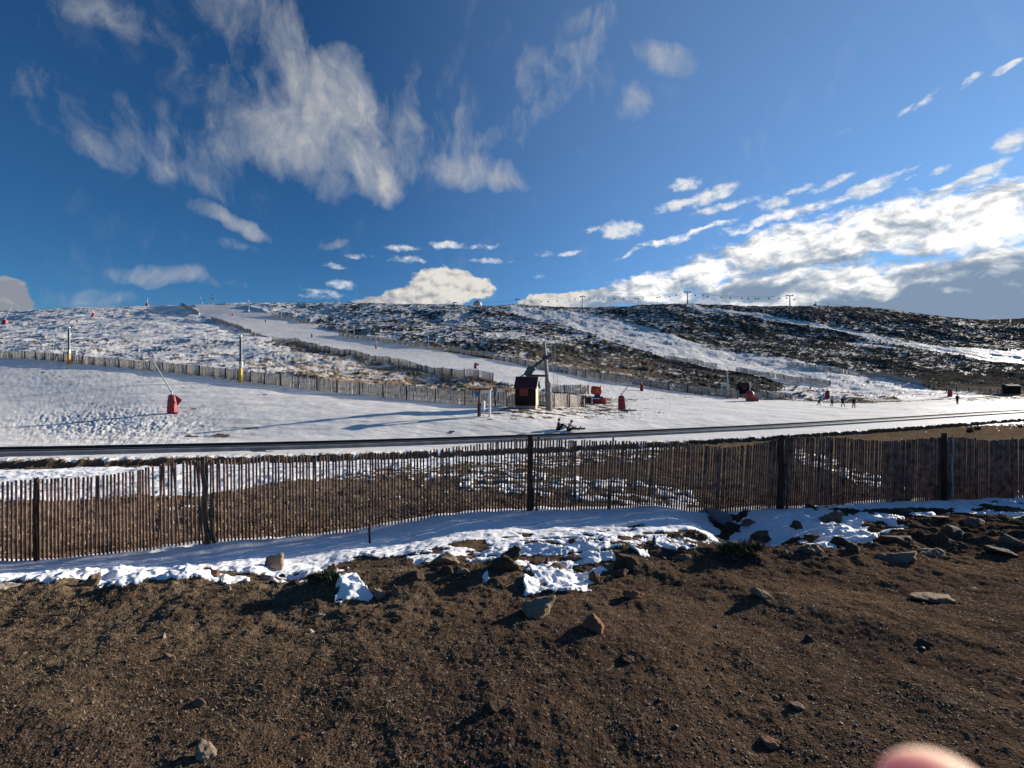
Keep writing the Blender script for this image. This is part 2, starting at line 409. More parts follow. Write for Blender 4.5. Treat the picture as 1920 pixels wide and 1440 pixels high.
def terrain_mat(name, region):
    m, nt, b = newmat(name); L = nt.links.new
    at = nd(nt, 'ShaderNodeAttribute', attribute_name='cover'); sp = nd(nt, 'ShaderNodeSeparateColor'); L(at.outputs['Color'], sp.inputs[0])
    sn, tn = sp.outputs[0], sp.outputs[1]
    co = geo_co(nt)
    if region == 'near':
        f1 = noise(nt, co, 1.3, 5); f2 = noise(nt, co, 38, 5, .7); f3 = noise(nt, co, 7, 5)
        vo = nd(nt, 'ShaderNodeTexVoronoi'); vo.inputs['Scale'].default_value = 95; L(co, vo.inputs['Vector'])
        vs = nd(nt, 'ShaderNodeSeparateColor'); L(vo.outputs['Color'], vs.inputs[0])
        dirt = ramp(nt, f2, [(.3, (.026, .016, .011)), (.55, (.084, .055, .038)), (.75, (.185, .125, .086))])
        dirt = mixc(nt, mrange(nt, f1, .4, .65), dirt, mixc(nt, .55, dirt, (.15, .095, .055)))
        dirt = mixc(nt, mrange(nt, f3, .5, .75, 0, .5), dirt, (.04, .028, .022))
        dirt = mixc(nt, mrange(nt, noise(nt, co, .55, 5, .6), .42, .62, 0, .55), dirt, mixc(nt, .5, dirt, (.020, .013, .010)))
        grit = ramp(nt, vs.outputs[0], [(0, (.04, .028, .02)), (.7, (.09, .064, .048)), (1, (.24, .19, .15))])
        dirt = mixc(nt, mrange(nt, vs.outputs[1], .70, .74), dirt, grit)
        tanc = ramp(nt, noise(nt, co, 22, 6, .75), [(.32, (.05, .033, .02)), (.5, (.17, .12, .075)), (.72, (.36, .27, .17))])
        soil = mixc(nt, tn, dirt, tanc)
        snb = noise(nt, co, 26, 4); thr = noise(nt, co, 30, 4)
        bd, bsc = .012, 1
    elif region == 'snow':
        soil = ramp(nt, noise(nt, co, 3.5, 6, .7), [(.3, (.05, .035, .026)), (.55, (.15, .11, .08)), (.75, (.30, .24, .18))])
        snb = noise(nt, co, 2.4, 6, .65); thr = noise(nt, co, 2.5, 5, .7); bd = .06
    else:
        v = noise(nt, co, .35, 6, .75); v2 = noise(nt, co, .06, 4)
        veg = ramp(nt, v, [(.32, (.030, .029, .027)), (.50, (.064, .058, .050)), (.62, (.105, .09, .075)), (.78, (.20, .17, .145))])
        veg = mixc(nt, mrange(nt, v2, .45, .65), veg, mixc(nt, .5, veg, (.036, .042, .03)))
        tanc = ramp(nt, noise(nt, co, .8, 6, .7), [(.3, (.10, .07, .045)), (.5, (.30, .22, .15)), (.7, (.46, .37, .28))])
        soil = mixc(nt, tn, veg, tanc)
        snb = noise(nt, co, .7, 6, .7); thr = noise(nt, co, .9, 5, .75); bd = .25
    s = mth(nt, 'ADD', sn, mth(nt, 'MULTIPLY', mth(nt, 'SUBTRACT', thr, .5), {'near': .5, 'snow': .7, 'hill': .9}[region]))
    s = mrange(nt, s, *{'near': (.30, .68), 'snow': (.40, .62), 'hill': (.30, .80)}[region])
    if region == 'near':
        scol = ramp(nt, noise(nt, co, 3, 5), [(.3, (.74, .75, .78)), (.6, (.85, .86, .88))])
    elif region == 'snow':
        mp = nd(nt, 'ShaderNodeMapping'); L(co, mp.inputs[0]); mp.inputs['Rotation'].default_value = (0, 0, R(12)); mp.inputs['Scale'].default_value = (.18, 1.2, 1)
        st = noise(nt, mp.outputs[0], .9, 8, .7)
        scol = ramp(nt, st, [(.30, (.42, .40, .38)), (.43, (.72, .69, .65)), (.60, (.88, .855, .81))])
    else:
        scol = ramp(nt, noise(nt, co, .4, 7, .75), [(.3, (.46, .45, .44)), (.5, (.72, .70, .68)), (.65, (.86, .84, .81))])
    if region == 'hill': s = mth(nt, 'MULTIPLY', s, mrange(nt, sp.outputs[2], .42, .75, .66, 1))
    if region == 'near': scol = mixc(nt, mrange(nt, s, .45, 1.0), mixc(nt, .4, soil, (.42, .36, .30)), scol)
    L(mixc(nt, s, soil, scol), b.inputs['Base Color'])
    L(mrange(nt, s, 0, 1, .95, .62, 'LINEAR'), b.inputs['Roughness'])
    L(mrange(nt, s, 0, 1, .0, .10, 'LINEAR'), b.inputs['Specular IOR Level'])
    if region == 'near':
        h1 = noise(nt, co, 110, 5, .7); vb = vo.outputs['Distance']
        hh = mth(nt, 'ADD', mth(nt, 'MULTIPLY', h1, .8), mth(nt, 'MULTIPLY', vb, -.9))
        hs = mth(nt, 'MULTIPLY', noise(nt, co, 30, 4), .5)
        h = nd(nt, 'ShaderNodeMix', data_type='FLOAT'); L(s, h.inputs[0]); L(hh, h.inputs[2]); L(hs, h.inputs[3])
        n_ = bump(nt, h.outputs[0], .008, .8, b)
    elif region == 'snow':
        mp2 = nd(nt, 'ShaderNodeMapping'); L(co, mp2.inputs[0]); mp2.inputs['Rotation'].default_value = (0, 0, R(15)); mp2.inputs['Scale'].default_value = (.3, 1.6, 1)
        n_ = bump(nt, noise(nt, mp2.outputs[0], 1.8, 8, .7), .10, .7, b)
    else:
        n_ = bump(nt, snb, .5, .8, b)
    return m

M_NEAR = terrain_mat('near_ground_mat', 'near'); M_SNOW = terrain_mat('snow_field_mat', 'snow'); M_HILL = terrain_mat('hill_mat', 'hill')

# ------------------------------------------------------------------ ground sheet
def build_terrain():
    uc = np.concatenate([-np.geomspace(4, 1.24, 34)[:-1], np.linspace(-1.22, 1.22, 1150), np.geomspace(1.24, 4, 34)[1:]])
    D, _ = knots_at(uc)
    cnt = [6, 170, 160, 76, 70, 60, 40, 40, 14, 8, 6, 44, 48, 64, 64, 74, 60, 8, 14, 8]
    rows_y = []; marks = []
    yb = np.array([-40, -20, -10, -5, -2, -.5, .3])
    for y in yb: rows_y.append(np.full(uc.shape, y))
    for k in range(NK-1):
        marks.append(len(rows_y)); m_ = cnt[k]
        for j in range(m_):
            t = j/m_; rows_y.append(D[k]*(D[k+1]/D[k])**t)
    marks.append(len(rows_y)); rows_y.append(D[-1])
    Y = np.stack(rows_y); W = np.where(Y >= 1, Y, 1+(1-Y)*1.5)
    X = uc[None, :]*W
    nr, nc = Y.shape
    z, sn, tn, cv = surf(X.ravel(), Y.ravel())
    V = np.stack([X.ravel(), Y.ravel(), z], 1).astype(np.float32)
    C = np.ones((len(z), 4), np.float32); C[:, 0] = sn; C[:, 1] = tn; C[:, 2] = cv
    def part(name, r0, r1, mat):
        i0 = r0*nc; i1 = (r1+1)*nc
        r = np.arange(r1-r0); c = np.arange(nc-1)
        a = (r[:, None]*nc+c[None, :]).ravel()
        Fq = np.stack([a, a+1, a+nc+1, a+nc], 1)
        me = npmesh(name, V[i0:i1], Fq, mat, True)
        at = me.color_attributes.new('cover', 'FLOAT_COLOR', 'POINT'); at.data.foreach_set('color', C[i0:i1].ravel())
        o = link(bpy.data.objects.new(name, me)); tag(o, kind='structure'); return o
    part('ground', 0, marks[9], M_NEAR); part('snow_field', marks[9], marks[13], M_SNOW); part('hillside', marks[13], nr-1, M_HILL)
build_terrain()

# ------------------------------------------------------------------ camera and light
cam = bpy.data.cameras.new('camera'); cam.lens = F/1920*36; cam.sensor_width = 36; cam.clip_start = .01; cam.clip_end = 9000
co_ = bpy.data.objects.new('camera', cam); link(co_); co_.location = (0, 0, EYE); co_.rotation_euler = (R(90), 0, 0)
cam.dof.use_dof = True; cam.dof.focus_distance = 12; cam.dof.aperture_fstop = 7.5
S.camera = co_
SAZ, SEL = R(56), R(14.3)
sv = Vector((math.sin(SAZ)*math.cos(SEL), math.cos(SAZ)*math.cos(SEL), math.sin(SEL)))
sl = bpy.data.lights.new('sun', 'SUN'); sl.energy = 5.0; sl.angle = R(.5); sl.color = (1, .91, .78)
so = bpy.data.objects.new('sun', sl); link(so); so.rotation_euler = sv.to_track_quat('Z', 'Y').to_euler()
S.view_settings.view_transform = 'Standard'; S.view_settings.look = 'None'; S.view_settings.exposure = .80; S.view_settings.gamma = 1
S.cycles.max_bounces = 5; S.cycles.diffuse_bounces = 3; S.cycles.use_denoising = True
# ------------------------------------------------------------------ sky with clouds
w = bpy.data.worlds.new('World'); S.world = w; w.use_nodes = True
nt = w.node_tree; L = nt.links.new
for n_ in list(nt.nodes): nt.nodes.remove(n_)
out = nd(nt, 'ShaderNodeOutputWorld'); bg = nd(nt, 'ShaderNodeBackground'); L(bg.outputs[0], out.inputs[0])
sky = nd(nt, 'ShaderNodeTexSky', sky_type='NISHITA', sun_disc=False, sun_elevation=SEL, sun_rotation=SAZ, altitude=1900, air_density=1.0, dust_density=.35, ozone_density=3.0)
tc = nd(nt, 'ShaderNodeTexCoord'); sx = nd(nt, 'ShaderNodeSeparateXYZ'); L(tc.outputs['Generated'], sx.inputs[0])
dx, dy, dz = sx.outputs
A = mth(nt, 'ARCTAN2', dx, dy)
E = mth(nt, 'ARCSINE', dz)
ae = nd(nt, 'ShaderNodeCombineXYZ'); L(A, ae.inputs[0]); L(E, ae.inputs[1])
AE = ae.outputs[0]
def warp(vec, scale, amt, detail=4):
    n_ = nd(nt, 'ShaderNodeTexNoise'); n_.inputs['Scale'].default_value = scale; n_.inputs['Detail'].default_value = detail
    L(vec, n_.inputs['Vector'])
    s_ = nd(nt, 'ShaderNodeVectorMath', operation='SUBTRACT'); L(n_.outputs['Color'], s_.inputs[0]); s_.inputs[1].default_value = (.5, .5, .5)
    m_ = nd(nt, 'ShaderNodeVectorMath', operation='MULTIPLY'); L(s_.outputs[0], m_.inputs[0]); m_.inputs[1].default_value = (amt, amt, 0)
    a_ = nd(nt, 'ShaderNodeVectorMath', operation='ADD'); L(vec, a_.inputs[0]); L(m_.outputs[0], a_.inputs[1])
    return a_.outputs[0]
def blobs(vec, lst):
    one_ = nd(nt, 'ShaderNodeVectorMath', operation='MULTIPLY_ADD'); L(vec, one_.inputs[0]); one_.inputs[1].default_value = (1, 1, 0); one_.inputs[2].default_value = (0, 0, 1)
    p = one_.outputs[0]; acc = None
    for (px, row, rx, ry, rot, st) in lst:
        u = (px-960)/F; v = (720-row)/F; a = math.atan(u); e = math.atan(v*math.cos(a))
        sxx = rx*math.cos(a)**2/F*1.24; syy = ry*math.cos(a)*math.cos(e)**2/F*1.24
        cr, sr = math.cos(R(rot)), math.sin(R(rot)); ds = []
        for (gx, gy, sc_) in ((cr, sr, sxx), (-sr, cr, syy)):
            n_ = nd(nt, 'ShaderNodeVectorMath', operation='DOT_PRODUCT'); L(p, n_.inputs[0])
            n_.inputs[1].default_value = (gx/sc_, gy/sc_, -(gx*a+gy*e)/sc_); ds.append(n_.outputs['Value'])
        q = mth(nt, 'MULTIPLY_ADD', ds[1], ds[1], mth(nt, 'MULTIPLY', ds[0], ds[0]))
        v_ = mth(nt, 'MAXIMUM', mth(nt, 'MULTIPLY_ADD', q, -st, st), 0)
        acc = v_ if acc is None else mth(nt, 'SMOOTH_MAX', acc, v_, .12)
    return acc
def aniso(vec, rot, sc):
    mp = nd(nt, 'ShaderNodeMapping'); L(vec, mp.inputs[0]); mp.inputs['Rotation'].default_value = (0, 0, R(rot)); mp.inputs['Scale'].default_value = sc
    return mp.outputs[0]
# high soft wisps, left and centre
def remap_soft(): pass
SW = warp(warp(AE, 3.5, .07, 1), 11, .075, 4)
soft = blobs(SW, [
 (300,290,210,80,-10,.27),(780,240,150,120,0,.26),(450,160,120,110,0,.27),(1060,160,110,90,0,.25),
 (620,195,100,90,-50,1.0),(575,255,115,85,10,1.0),(650,170,70,70,-60,.85),(545,90,60,95,55,.6),(470,15,90,45,-20,.5),(705,350,52,44,-30,.85),(660,300,70,60,-45,.8),(590,330,70,30,-20,.5),
 (425,40,60,45,0,.36),(870,310,80,42,0,.66),(945,330,50,36,-15,.85),(855,250,20,52,-15,.6),(990,160,24,60,15,.55),(970,240,34,40,20,.45),(900,270,60,30,30,.4),
 (150,262,80,40,-25,.50),(100,180,80,60,0,.24),(330,330,120,34,-5,.40),(430,270,40,50,0,.5),(432,413,74,17,-12,.8),(440,454,40,11,0,.45),(240,290,70,40,-20,.35),
 (345,522,130,20,-4,.62),(190,545,90,20,0,.28),(1182,180,34,42,60,.62),(1245,105,60,30,-25,.8),(1090,95,50,40,20,.5),(1110,30,50,40,0,.3),(1010,225,22,50,0,.35),(210,25,160,50,0,.25),(1605,245,25,6,0,.45),(630,455,25,10,0,.4),(755,305,40,50,0,.3)])
ns = noise(nt, aniso(SW, 40, (6.5, 3.8, 1)), 1, 8, .64)
nf = noise(nt, aniso(SW, 25, (26, 15, 1)), 1, 5, .6)
nsm = mth(nt, 'ADD', mth(nt, 'MULTIPLY', ns, .60), mth(nt, 'MULTIPLY', nf, .40))
def gate_n(mask, n_, hi=.22):
    return mth(nt, 'MULTIPLY', n_, mrange(nt, mask, 0, hi))
dsoft = mrange(nt, mth(nt, 'ADD', soft, gate_n(soft, mth(nt, 'MULTIPLY', mth(nt, 'SUBTRACT', nsm, .5), 2.7))), .12, 1.12, 0, 1, 'LINEAR')
dsoft = mth(nt, 'POWER', dsoft, 1.15)
# crisp low cumulus
W2 = warp(AE, 26, .022, 5)
crisp = blobs(W2, [
 (1165,432,40,17,0,1.3),(1112,427,20,8,0,.6),(1265,384,45,11,8,1.1),(1330,366,55,16,12,1.1),(1285,343,34,13,0,.95),(1360,385,70,9,5,.9),(1450,380,32,12,0,.95),(1500,355,32,8,8,.95),(1560,342,50,8,14,.9),(1630,352,50,17,10,1.1),(1370,350,20,9,0,.7),
 (755,466,34,8,0,.85),(838,459,36,9,0,.95),(905,463,35,6,5,.55),(762,487,42,7,0,.65),(925,490,42,6,0,.7),(670,480,32,5,0,.55),(625,497,28,5,0,.6),(640,532,32,11,0,.85),(595,545,46,7,-5,.55),(610,555,50,7,0,.55),(1025,476,24,6,0,.55),(1068,474,26,6,5,.7),(1010,520,14,4,0,.55),
 (1735,186,30,8,24,.8),(1700,203,24,6,24,.7),(1822,151,26,8,12,.85),(1887,127,32,7,12,.95),(1893,268,40,22,5,1),(1848,318,50,12,22,.95),(1760,322,24,9,20,.8),(1705,335,14,4,10,.5),(1560,340,10,5,0,.6)])
cum = blobs(W2, [
 (835,537,66,34,0,1.25),(893,540,36,20,0,1.1),(775,560,70,24,8,1.15),(718,568,50,13,0,1),(15,560,52,40,-15,1.2),(0,585,90,35,-10,1.0),
 (1015,562,46,13,5,1.1),(1090,562,120,17,4,1.05)])
# the great bank towards the sun, streaked
BW = warp(AE, 13, .05, 3); ANI = aniso(BW, -9, (1, 2.1, 1))
bank = blobs(BW, [
 (1260,530,200,30,9,1.05),(1420,480,200,40,12,1.05),(1600,450,260,52,8,1.1),(1850,410,220,62,10,1.15),(1500,545,330,50,0,1.25),(1800,545,330,70,0,1.5),(1180,560,160,22,4,1.05),(1500,395,190,12,10,.62),(1760,365,140,14,12,.75),(2050,330,160,70,20,1.2),(2150,470,180,60,0,1.2),(1240,457,90,7,12,.62),(1310,437,80,7,14,.62),(1460,410,80,10,10,.7)])
nb1 = noise(nt, ANI, 17, 7, .62)
nc = noise(nt, aniso(AE, 0, (1, 1.5, 1)), 46, 5, .64)
nfl = noise(nt, aniso(AE, -10, (1, 2, 1)), 60, 4, .65)
dcr = mrange(nt, mth(nt, 'ADD', crisp, gate_n(crisp, mth(nt, 'MULTIPLY', mth(nt, 'SUBTRACT', nc, .5), 1.7))), .20, 1.1)
dcu = mrange(nt, mth(nt, 'ADD', cum, mth(nt, 'MULTIPLY', mth(nt, 'SUBTRACT', nc, .5), 1.0)), .30, .60)
bsum = mth(nt, 'ADD', mth(nt, 'MULTIPLY', mth(nt, 'SUBTRACT', nb1, .5), 2.3), mth(nt, 'MULTIPLY', mth(nt, 'SUBTRACT', nfl, .5), .9))
dbk = mrange(nt, mth(nt, 'ADD', bank, gate_n(bank, bsum)), .16, .92)
# tones: lit tops, grey thick undersides, from the slope of the cloud towards the sun
def slope(vec, sc, off, det=5, rg=.6):
    o_ = nd(nt, 'ShaderNodeVectorMath', operation='ADD'); L(vec, o_.inputs[0]); o_.inputs[1].default_value = off
    return mth(nt, 'SUBTRACT', noise(nt, vec, sc, det, rg), noise(nt, o_.outputs[0], sc, det, rg))
def slope2(n0, vec, sc, off, det, rg):
    o_ = nd(nt, 'ShaderNodeVectorMath', operation='ADD'); L(vec, o_.inputs[0]); o_.inputs[1].default_value = off
    return mth(nt, 'SUBTRACT', n0, noise(nt, o_.outputs[0], sc, det, rg))
rel1 = slope2(nb1, ANI, 17, (.012, .022, 0), 7, .62)
rel2 = slope(aniso(AE, 0, (1, 1.4, 1)), 34, (.006, .012, 0), 4, .55)
n_sh = noise(nt, ANI, 10, 4, .6)
ell = mrange(nt, E, R(7.0), R(13.5), 0, 1)
grey = blobs(BW, [(1850,560,260,52,3,1.0),(1900,530,120,40,0,.8),(1650,580,200,26,0,.8),(1400,545,120,16,5,.75),(1130,578,110,12,0,.7),(1480,500,110,9,5,.6),(1620,560,60,20,0,.3),(1270,495,120,8,10,.6),(1620,455,110,8,6,.5),(1830,470,90,8,3,.4),(1400,455,60,8,8,.55)])
tone = mth(nt, 'ADD', mth(nt, 'MULTIPLY', rel1, 2.1), mth(nt, 'MULTIPLY', rel2, .9))
tone = mth(nt, 'ADD', tone, mth(nt, 'MULTIPLY_ADD', ell, .60, .36))
tone = mth(nt, 'ADD', tone, mth(nt, 'MULTIPLY', mth(nt, 'SUBTRACT', n_sh, .5), 2.6))
tone = mth(nt, 'SUBTRACT', tone, mth(nt, 'MULTIPLY', grey, .85))
bankc = ramp(nt, tone, [(.0, (2.6, 3.6, 5.0)), (.3, (4.0, 4.9, 6.1)), (.55, (6.2, 6.7, 7.4)), (.8, (9.4, 9.6, 9.7)), (1, (12.2, 12.0, 11.8))])
cumt = mth(nt, 'ADD', mrange(nt, E, R(6.5), R(11.5), .12, .72), mth(nt, 'MULTIPLY', mth(nt, 'SUBTRACT', n_sh, .5), 1.2))
cumt = mth(nt, 'ADD', mth(nt, 'MULTIPLY', rel2, 1.6), cumt)
cumt = mth(nt, 'ADD', cumt, mrange(nt, A, R(-16), R(-9), -.16, .10))
cumc = ramp(nt, cumt, [(.0, (3.0, 3.3, 3.9)), (.35, (4.2, 4.4, 4.8)), (.8, (8.8, 8.5, 7.9))])
softc = ramp(nt, nsm, [(.34, (3.7, 4.2, 5.0)), (.62, (6.6, 6.6, 6.4))])
crc = ramp(nt, mth(nt, 'ADD', nc, mth(nt, 'MULTIPLY', rel2, 1.5)), [(.3, (6.2, 7.4, 9.0)), (.62, (10.5, 10.3, 9.9))])
# clear sky: deep on the left, paler towards the sun
hs = nd(nt, 'ShaderNodeHueSaturation'); hs.inputs['Saturation'].default_value = 1.08; hs.inputs['Hue'].default_value = .5; hs.inputs['Value'].default_value = 1.0
L(sky.outputs[0], hs.inputs['Color'])
col = mixc(nt, 1.0, hs.outputs[0], (.50, .88, 1.12), 'MULTIPLY')
sd = nd(nt, 'ShaderNodeVectorMath', operation='DOT_PRODUCT'); L(tc.outputs['Generated'], sd.inputs[0]); sd.inputs[1].default_value = tuple(sv)
glow = mrange(nt, sd.outputs['Value'], .25, 1.0, 0, 1, 'LINEAR')
glow = mth(nt, 'POWER', glow, 1.5)
col = mixc(nt, glow, col, (1.5, 2.2, 3.2), 'ADD')
col = mixc(nt, mth(nt, 'MULTIPLY', dsoft, .88), col, softc)
col = mixc(nt, mth(nt, 'MULTIPLY', dcr, .86), col, crc)
col = mixc(nt, dcu, col, cumc)
col = mixc(nt, dbk, col, bankc)
L(col, bg.inputs[0]); bg.inputs[1].default_value = .05
w.cycles.sampling_method = 'MANUAL'; w.cycles.sample_map_resolution = 256
# ------------------------------------------------------------------ palettes
m_slat_near = simple('weathered_paling', (.195, .122, .094), .85, 0, .45, 9, .004, 60)
m_slat_far = simple('silvered_paling', (.46, .41, .36), .9, 0, .28, 2.5)
m_post = simple('dark_post', (.05, .034, .027), .85, 0, .3, 8, .006, 50)
m_postg = simple('grey_split_post', (.10, .08, .065), .85, 0, .35, 9, .006, 40)
m_wire = simple('rusty_wire', (.10, .07, .05), .5, .6)
m_steel = simple('galvanised_steel', (.36, .37, .38), .45, .6, .15, 4)
m_steeld = simple('dark_steel', (.09, .10, .11), .5, .5, .2, 4)
m_conc = simple('grey_column_paint', (.20, .20, .20), .6, .1, .18, 3)
m_red = simple('red_vinyl', (.30, .012, .022), .55, 0, .22, 4)
m_redd = simple('maroon_paint', (.10, .018, .016), .6, 0, .3, 5)
m_orange = simple('orange_red_cover', (.62, .07, .03), .5, 0, .2, 4)
m_yel = simple('yellow_padding', (.72, .40, .03), .55, 0, .2, 5)
m_yel2 = simple('cream_paint', (.62, .58, .36), .6, 0, .2, 4)
m_white = simple('white_paint', (.78, .78, .76), .55, 0, .08, 4)
m_blue = simple('blue_panel', (.03, .10, .34), .5, 0, .15, 4)
m_navy = simple('navy_frame', (.02, .03, .12), .5, 0, .2, 4)
m_wood = simple('dark_hut_boards', (.028, .018, .015), .8, 0, .35, 7)
m_roof = simple('dark_red_roof', (.085, .016, .018), .65, 0, .3, 6)
m_pink = simple('pink_plinth', (.52, .36, .32), .85, 0, .2, 6)
m_poster = simple('faded_red_board', (.22, .03, .026), .7, 0, .2, 10)
m_rub = simple('black_rubber', (.02, .02, .021), .6, 0, .3, 2, .01, 9)
m_belt = simple('worn_belt', (.055, .055, .058), .65, 0, .35, 1.2, .01, 9)
m_skirt = simple('grey_side_sheet', (.24, .24, .25), .6, 0, .22, 1.0)
m_cloth = simple('black_clothing', (.015, .015, .018), .85, 0, .3, 9)
m_cloth2 = simple('charcoal_clothing', (.035, .035, .04), .85, 0, .3, 9)
m_cloth3 = simple('grey_jacket', (.30, .31, .33), .85, 0, .3, 9)
m_face = simple('skin_tone', (.42, .25, .18), .6, 0, .08, 20)
m_dome = simple('radome_shell', (.42, .35, .30), .5, 0, .12, .2)
m_bolt = simple('dark_opening', (.008, .008, .008), .9)

# ------------------------------------------------------------------ fences
def slat_geo(P, T, z0, z1, w_, t_, lean):
    """boxes for slats: P (n,2) centres, T (n,2) unit direction along the fence"""
    n_ = len(P); Nn = np.stack([-T[:, 1], T[:, 0]], 1); V = np.zeros((n_, 8, 3))
    q = 0
    for sz in (0, 1):
        for sa in (-1, 1):
            for sb in (-1, 1):
                off = T*(sa*w_/2)[:, None]+Nn*(sb*t_/2)
                V[:, q, :2] = P+off+(T*(lean*(z1-z0))[:, None] if sz else 0)
                V[:, q, 2] = z1 if sz else z0; q += 1
    Fq = np.array([(0,1,3,2),(4,6,7,5),(0,4,5,1),(2,3,7,6),(0,2,6,4),(1,5,7,3)])
    Fa = (Fq[None]+(np.arange(n_)*8)[:, None, None]).reshape(-1, 4)
    return V.reshape(-1, 3), Fa
def resample(pts, step):
    P = np.array([(p[0], p[1]) for p in pts]); seg = np.hypot(*np.diff(P, axis=0).T); s_ = np.concatenate([[0], np.cumsum(seg)])
    n_ = max(2, int(round(s_[-1]/step))+1); t = np.linspace(0, s_[-1], n_)
    Q = np.stack([np.interp(t, s_, P[:, 0]), np.interp(t, s_, P[:, 1])], 1)
    T = np.gradient(Q, axis=0); T /= np.linalg.norm(T, axis=1)[:, None]
    return Q, T, t
def far_fence(base, h, label, post=4.0, pitch=.14, w_=.105, group='snow fences on the slopes', brace=None, lo=40, seed=1, postr=.09, mat=None):
    pts = picks(base, lo=lo); rs = np.random.RandomState(seed)
    Q, T, t = resample(pts, pitch); zz = surf(Q[:, 0], Q[:, 1], True)[0]
    k = 9; zz = np.convolve(np.pad(zz, k, mode='edge'), np.ones(2*k+1)/(2*k+1), 'valid')
    c = pts[0].copy(); c.z = zz[0]
    r_ = empty('snow_fence', c, label=label, cat='fence', group=group)
    n_ = len(Q); Qc = Q-np.array([c.x, c.y])
    top = zz+h*(1+.05*np.sin(t*.5+seed))+rs.normal(0, .015, n_)
    lean = .06*np.sin(t*.23+seed)+.05*np.sin(t*.9)+rs.normal(0, .02, n_)
    keep = rs.rand(n_) > .02
    # the paling bellies out between its posts
    Nn = np.stack([-T[:, 1], T[:, 0]], 1); Qw = Qc+Nn*(.10*np.sin(t/post*PI)**2)[:, None]
    V, Fa = slat_geo(Qw[keep], T[keep], (zz-.05-c.z)[keep], (top-c.z)[keep], np.full(keep.sum(), w_)*rs.uniform(.85, 1.1, keep.sum()), .03, lean[keep])
    link(bpy.data.objects.new('slat_panel', npmesh('slat_panel', V, Fa, mat or m_slat_far)), r_)
    ip = np.arange(0, n_, max(1, int(post/pitch)))
    if n_-1-ip[-1] > 3: ip = np.append(ip, n_-1)
    for i in ip:
        nrm = np.array([T[i, 1], -T[i, 0]]); s_ = -1 if nrm[1] > 0 else 1; nrm = nrm*s_
        p = Qc[i]+nrm*.12; l = rs.normal(0, .05, 2)
        MB().tube((p[0], p[1], zz[i]-c.z-.3), (p[0]+l[0], p[1]+l[1], zz[i]-c.z+h*1.05), postr, postr*.85, 6).build('post', m_post, r_)
    if brace is not None:
        for (bi, sgn) in brace:
            i = int(bi*(n_-1)); p = Qc[i]; a = T[i]*sgn
            MB().tube((p[0]+a[0]*h*.75, p[1]+a[1]*h*.75-.3, zz[i]-c.z-.1), (p[0], p[1]-.2, zz[i]-c.z+h*.95), .07, .07, 6).build('brace', m_post, r_)
    return r_
far_fence([(-160,668),(-60,669),(0,671),(60,673),(105,677),(160,683),(210,688),(290,694),(375,704),(410,707),(475,717),(525,723),(580,730),(645,737),(705,743),(770,750),(845,756),(950,762),(1035,763),(1096,763)], 1.75,
          'long silvered paling fence with dark posts, from the left edge to beside the hut', 4.2, group=None, brace=[(1.0, -1), (.285, -1), (.285, 1)], seed=2)
far_fence([(1030,737),(1050,737),(1080,738),(1103,739)], 1.75, 'short paling fence on the snow right behind the grey lift column', 3.4, group=None, brace=[(1.0, -1)], seed=3)
far_fence([(511,640),(548,642),(560,643),(576,651),(620,661),(680,673),(740,684),(780,693),(800,699),(850,707),(925,716)], 1.75, 'paling fence along the near edge of the main piste, ending left of the hut', 4.2, group=None, seed=4)
far_fence([(396,599),(430,611),(471,626)], 2.0, 'short fence high on the left edge of the piste with blue shade below it', 5, .2, .16, seed=5, group=None)
far_fence([(470,627),(488,631)], 1.6, 'very short fence stub just below the high left piste fence', 3, .2, .16, seed=6, group=None)
far_fence([(340,573),(350,579),(373,590)], 2.4, 'topmost fence at the left edge of the piste under the ridge', 6, .3, .25, seed=7, group=None)
far_fence([(508,592),(530,597),(556,602),(577,607)], 2.2, 'faint fence high on the right side of the piste near the ridge', 6, .3, .24, seed=8, group=None)
far_fence([(636,629),(700,638),(780,650),(860,661),(925,674),(980,685),(1050,696),(1100,709),(1180,722),(1240,730),(1300,737),(1350,744),(1384,748)], 1.9, 'long paling fence along the far edge of the main piste, running behind the lift column', 4.6, .17, .13, group=None, seed=9)
far_fence([(1412,748),(1440,749),(1472,750)], 1.7, 'short paling fence with a brace right of the distant maroon hut', 3.4, .15, .115, group=None, brace=[(1.0, -1)], seed=10)
far_fence([(1245,674),(1310,684),(1345,690)], 2.0, 'dim fence below the old snow run on the dark hillside', 6, .25, .17, group=None, seed=11)
far_fence([(1380,698),(1450,708),(1500,716),(1557,725)], 2.0, 'paling fence between heather and old snow above the four skiers', 6, .22, .17, group=None, brace=[(1.0, -1)], seed=12)
far_fence([(1478,687),(1520,691),(1560,697),(1625,706),(1690,716),(1730,724)], 2.0, 'pale fence on the upper edge of the old snow run at the right', 6, .22, .19, group=None, seed=13)
far_fence([(1775,735),(1800,736),(1850,737),(1885,738)], 1.5, 'low broken fence under the dark heather left of the dark cabin', 3, .35, .16, group=None, seed=14)

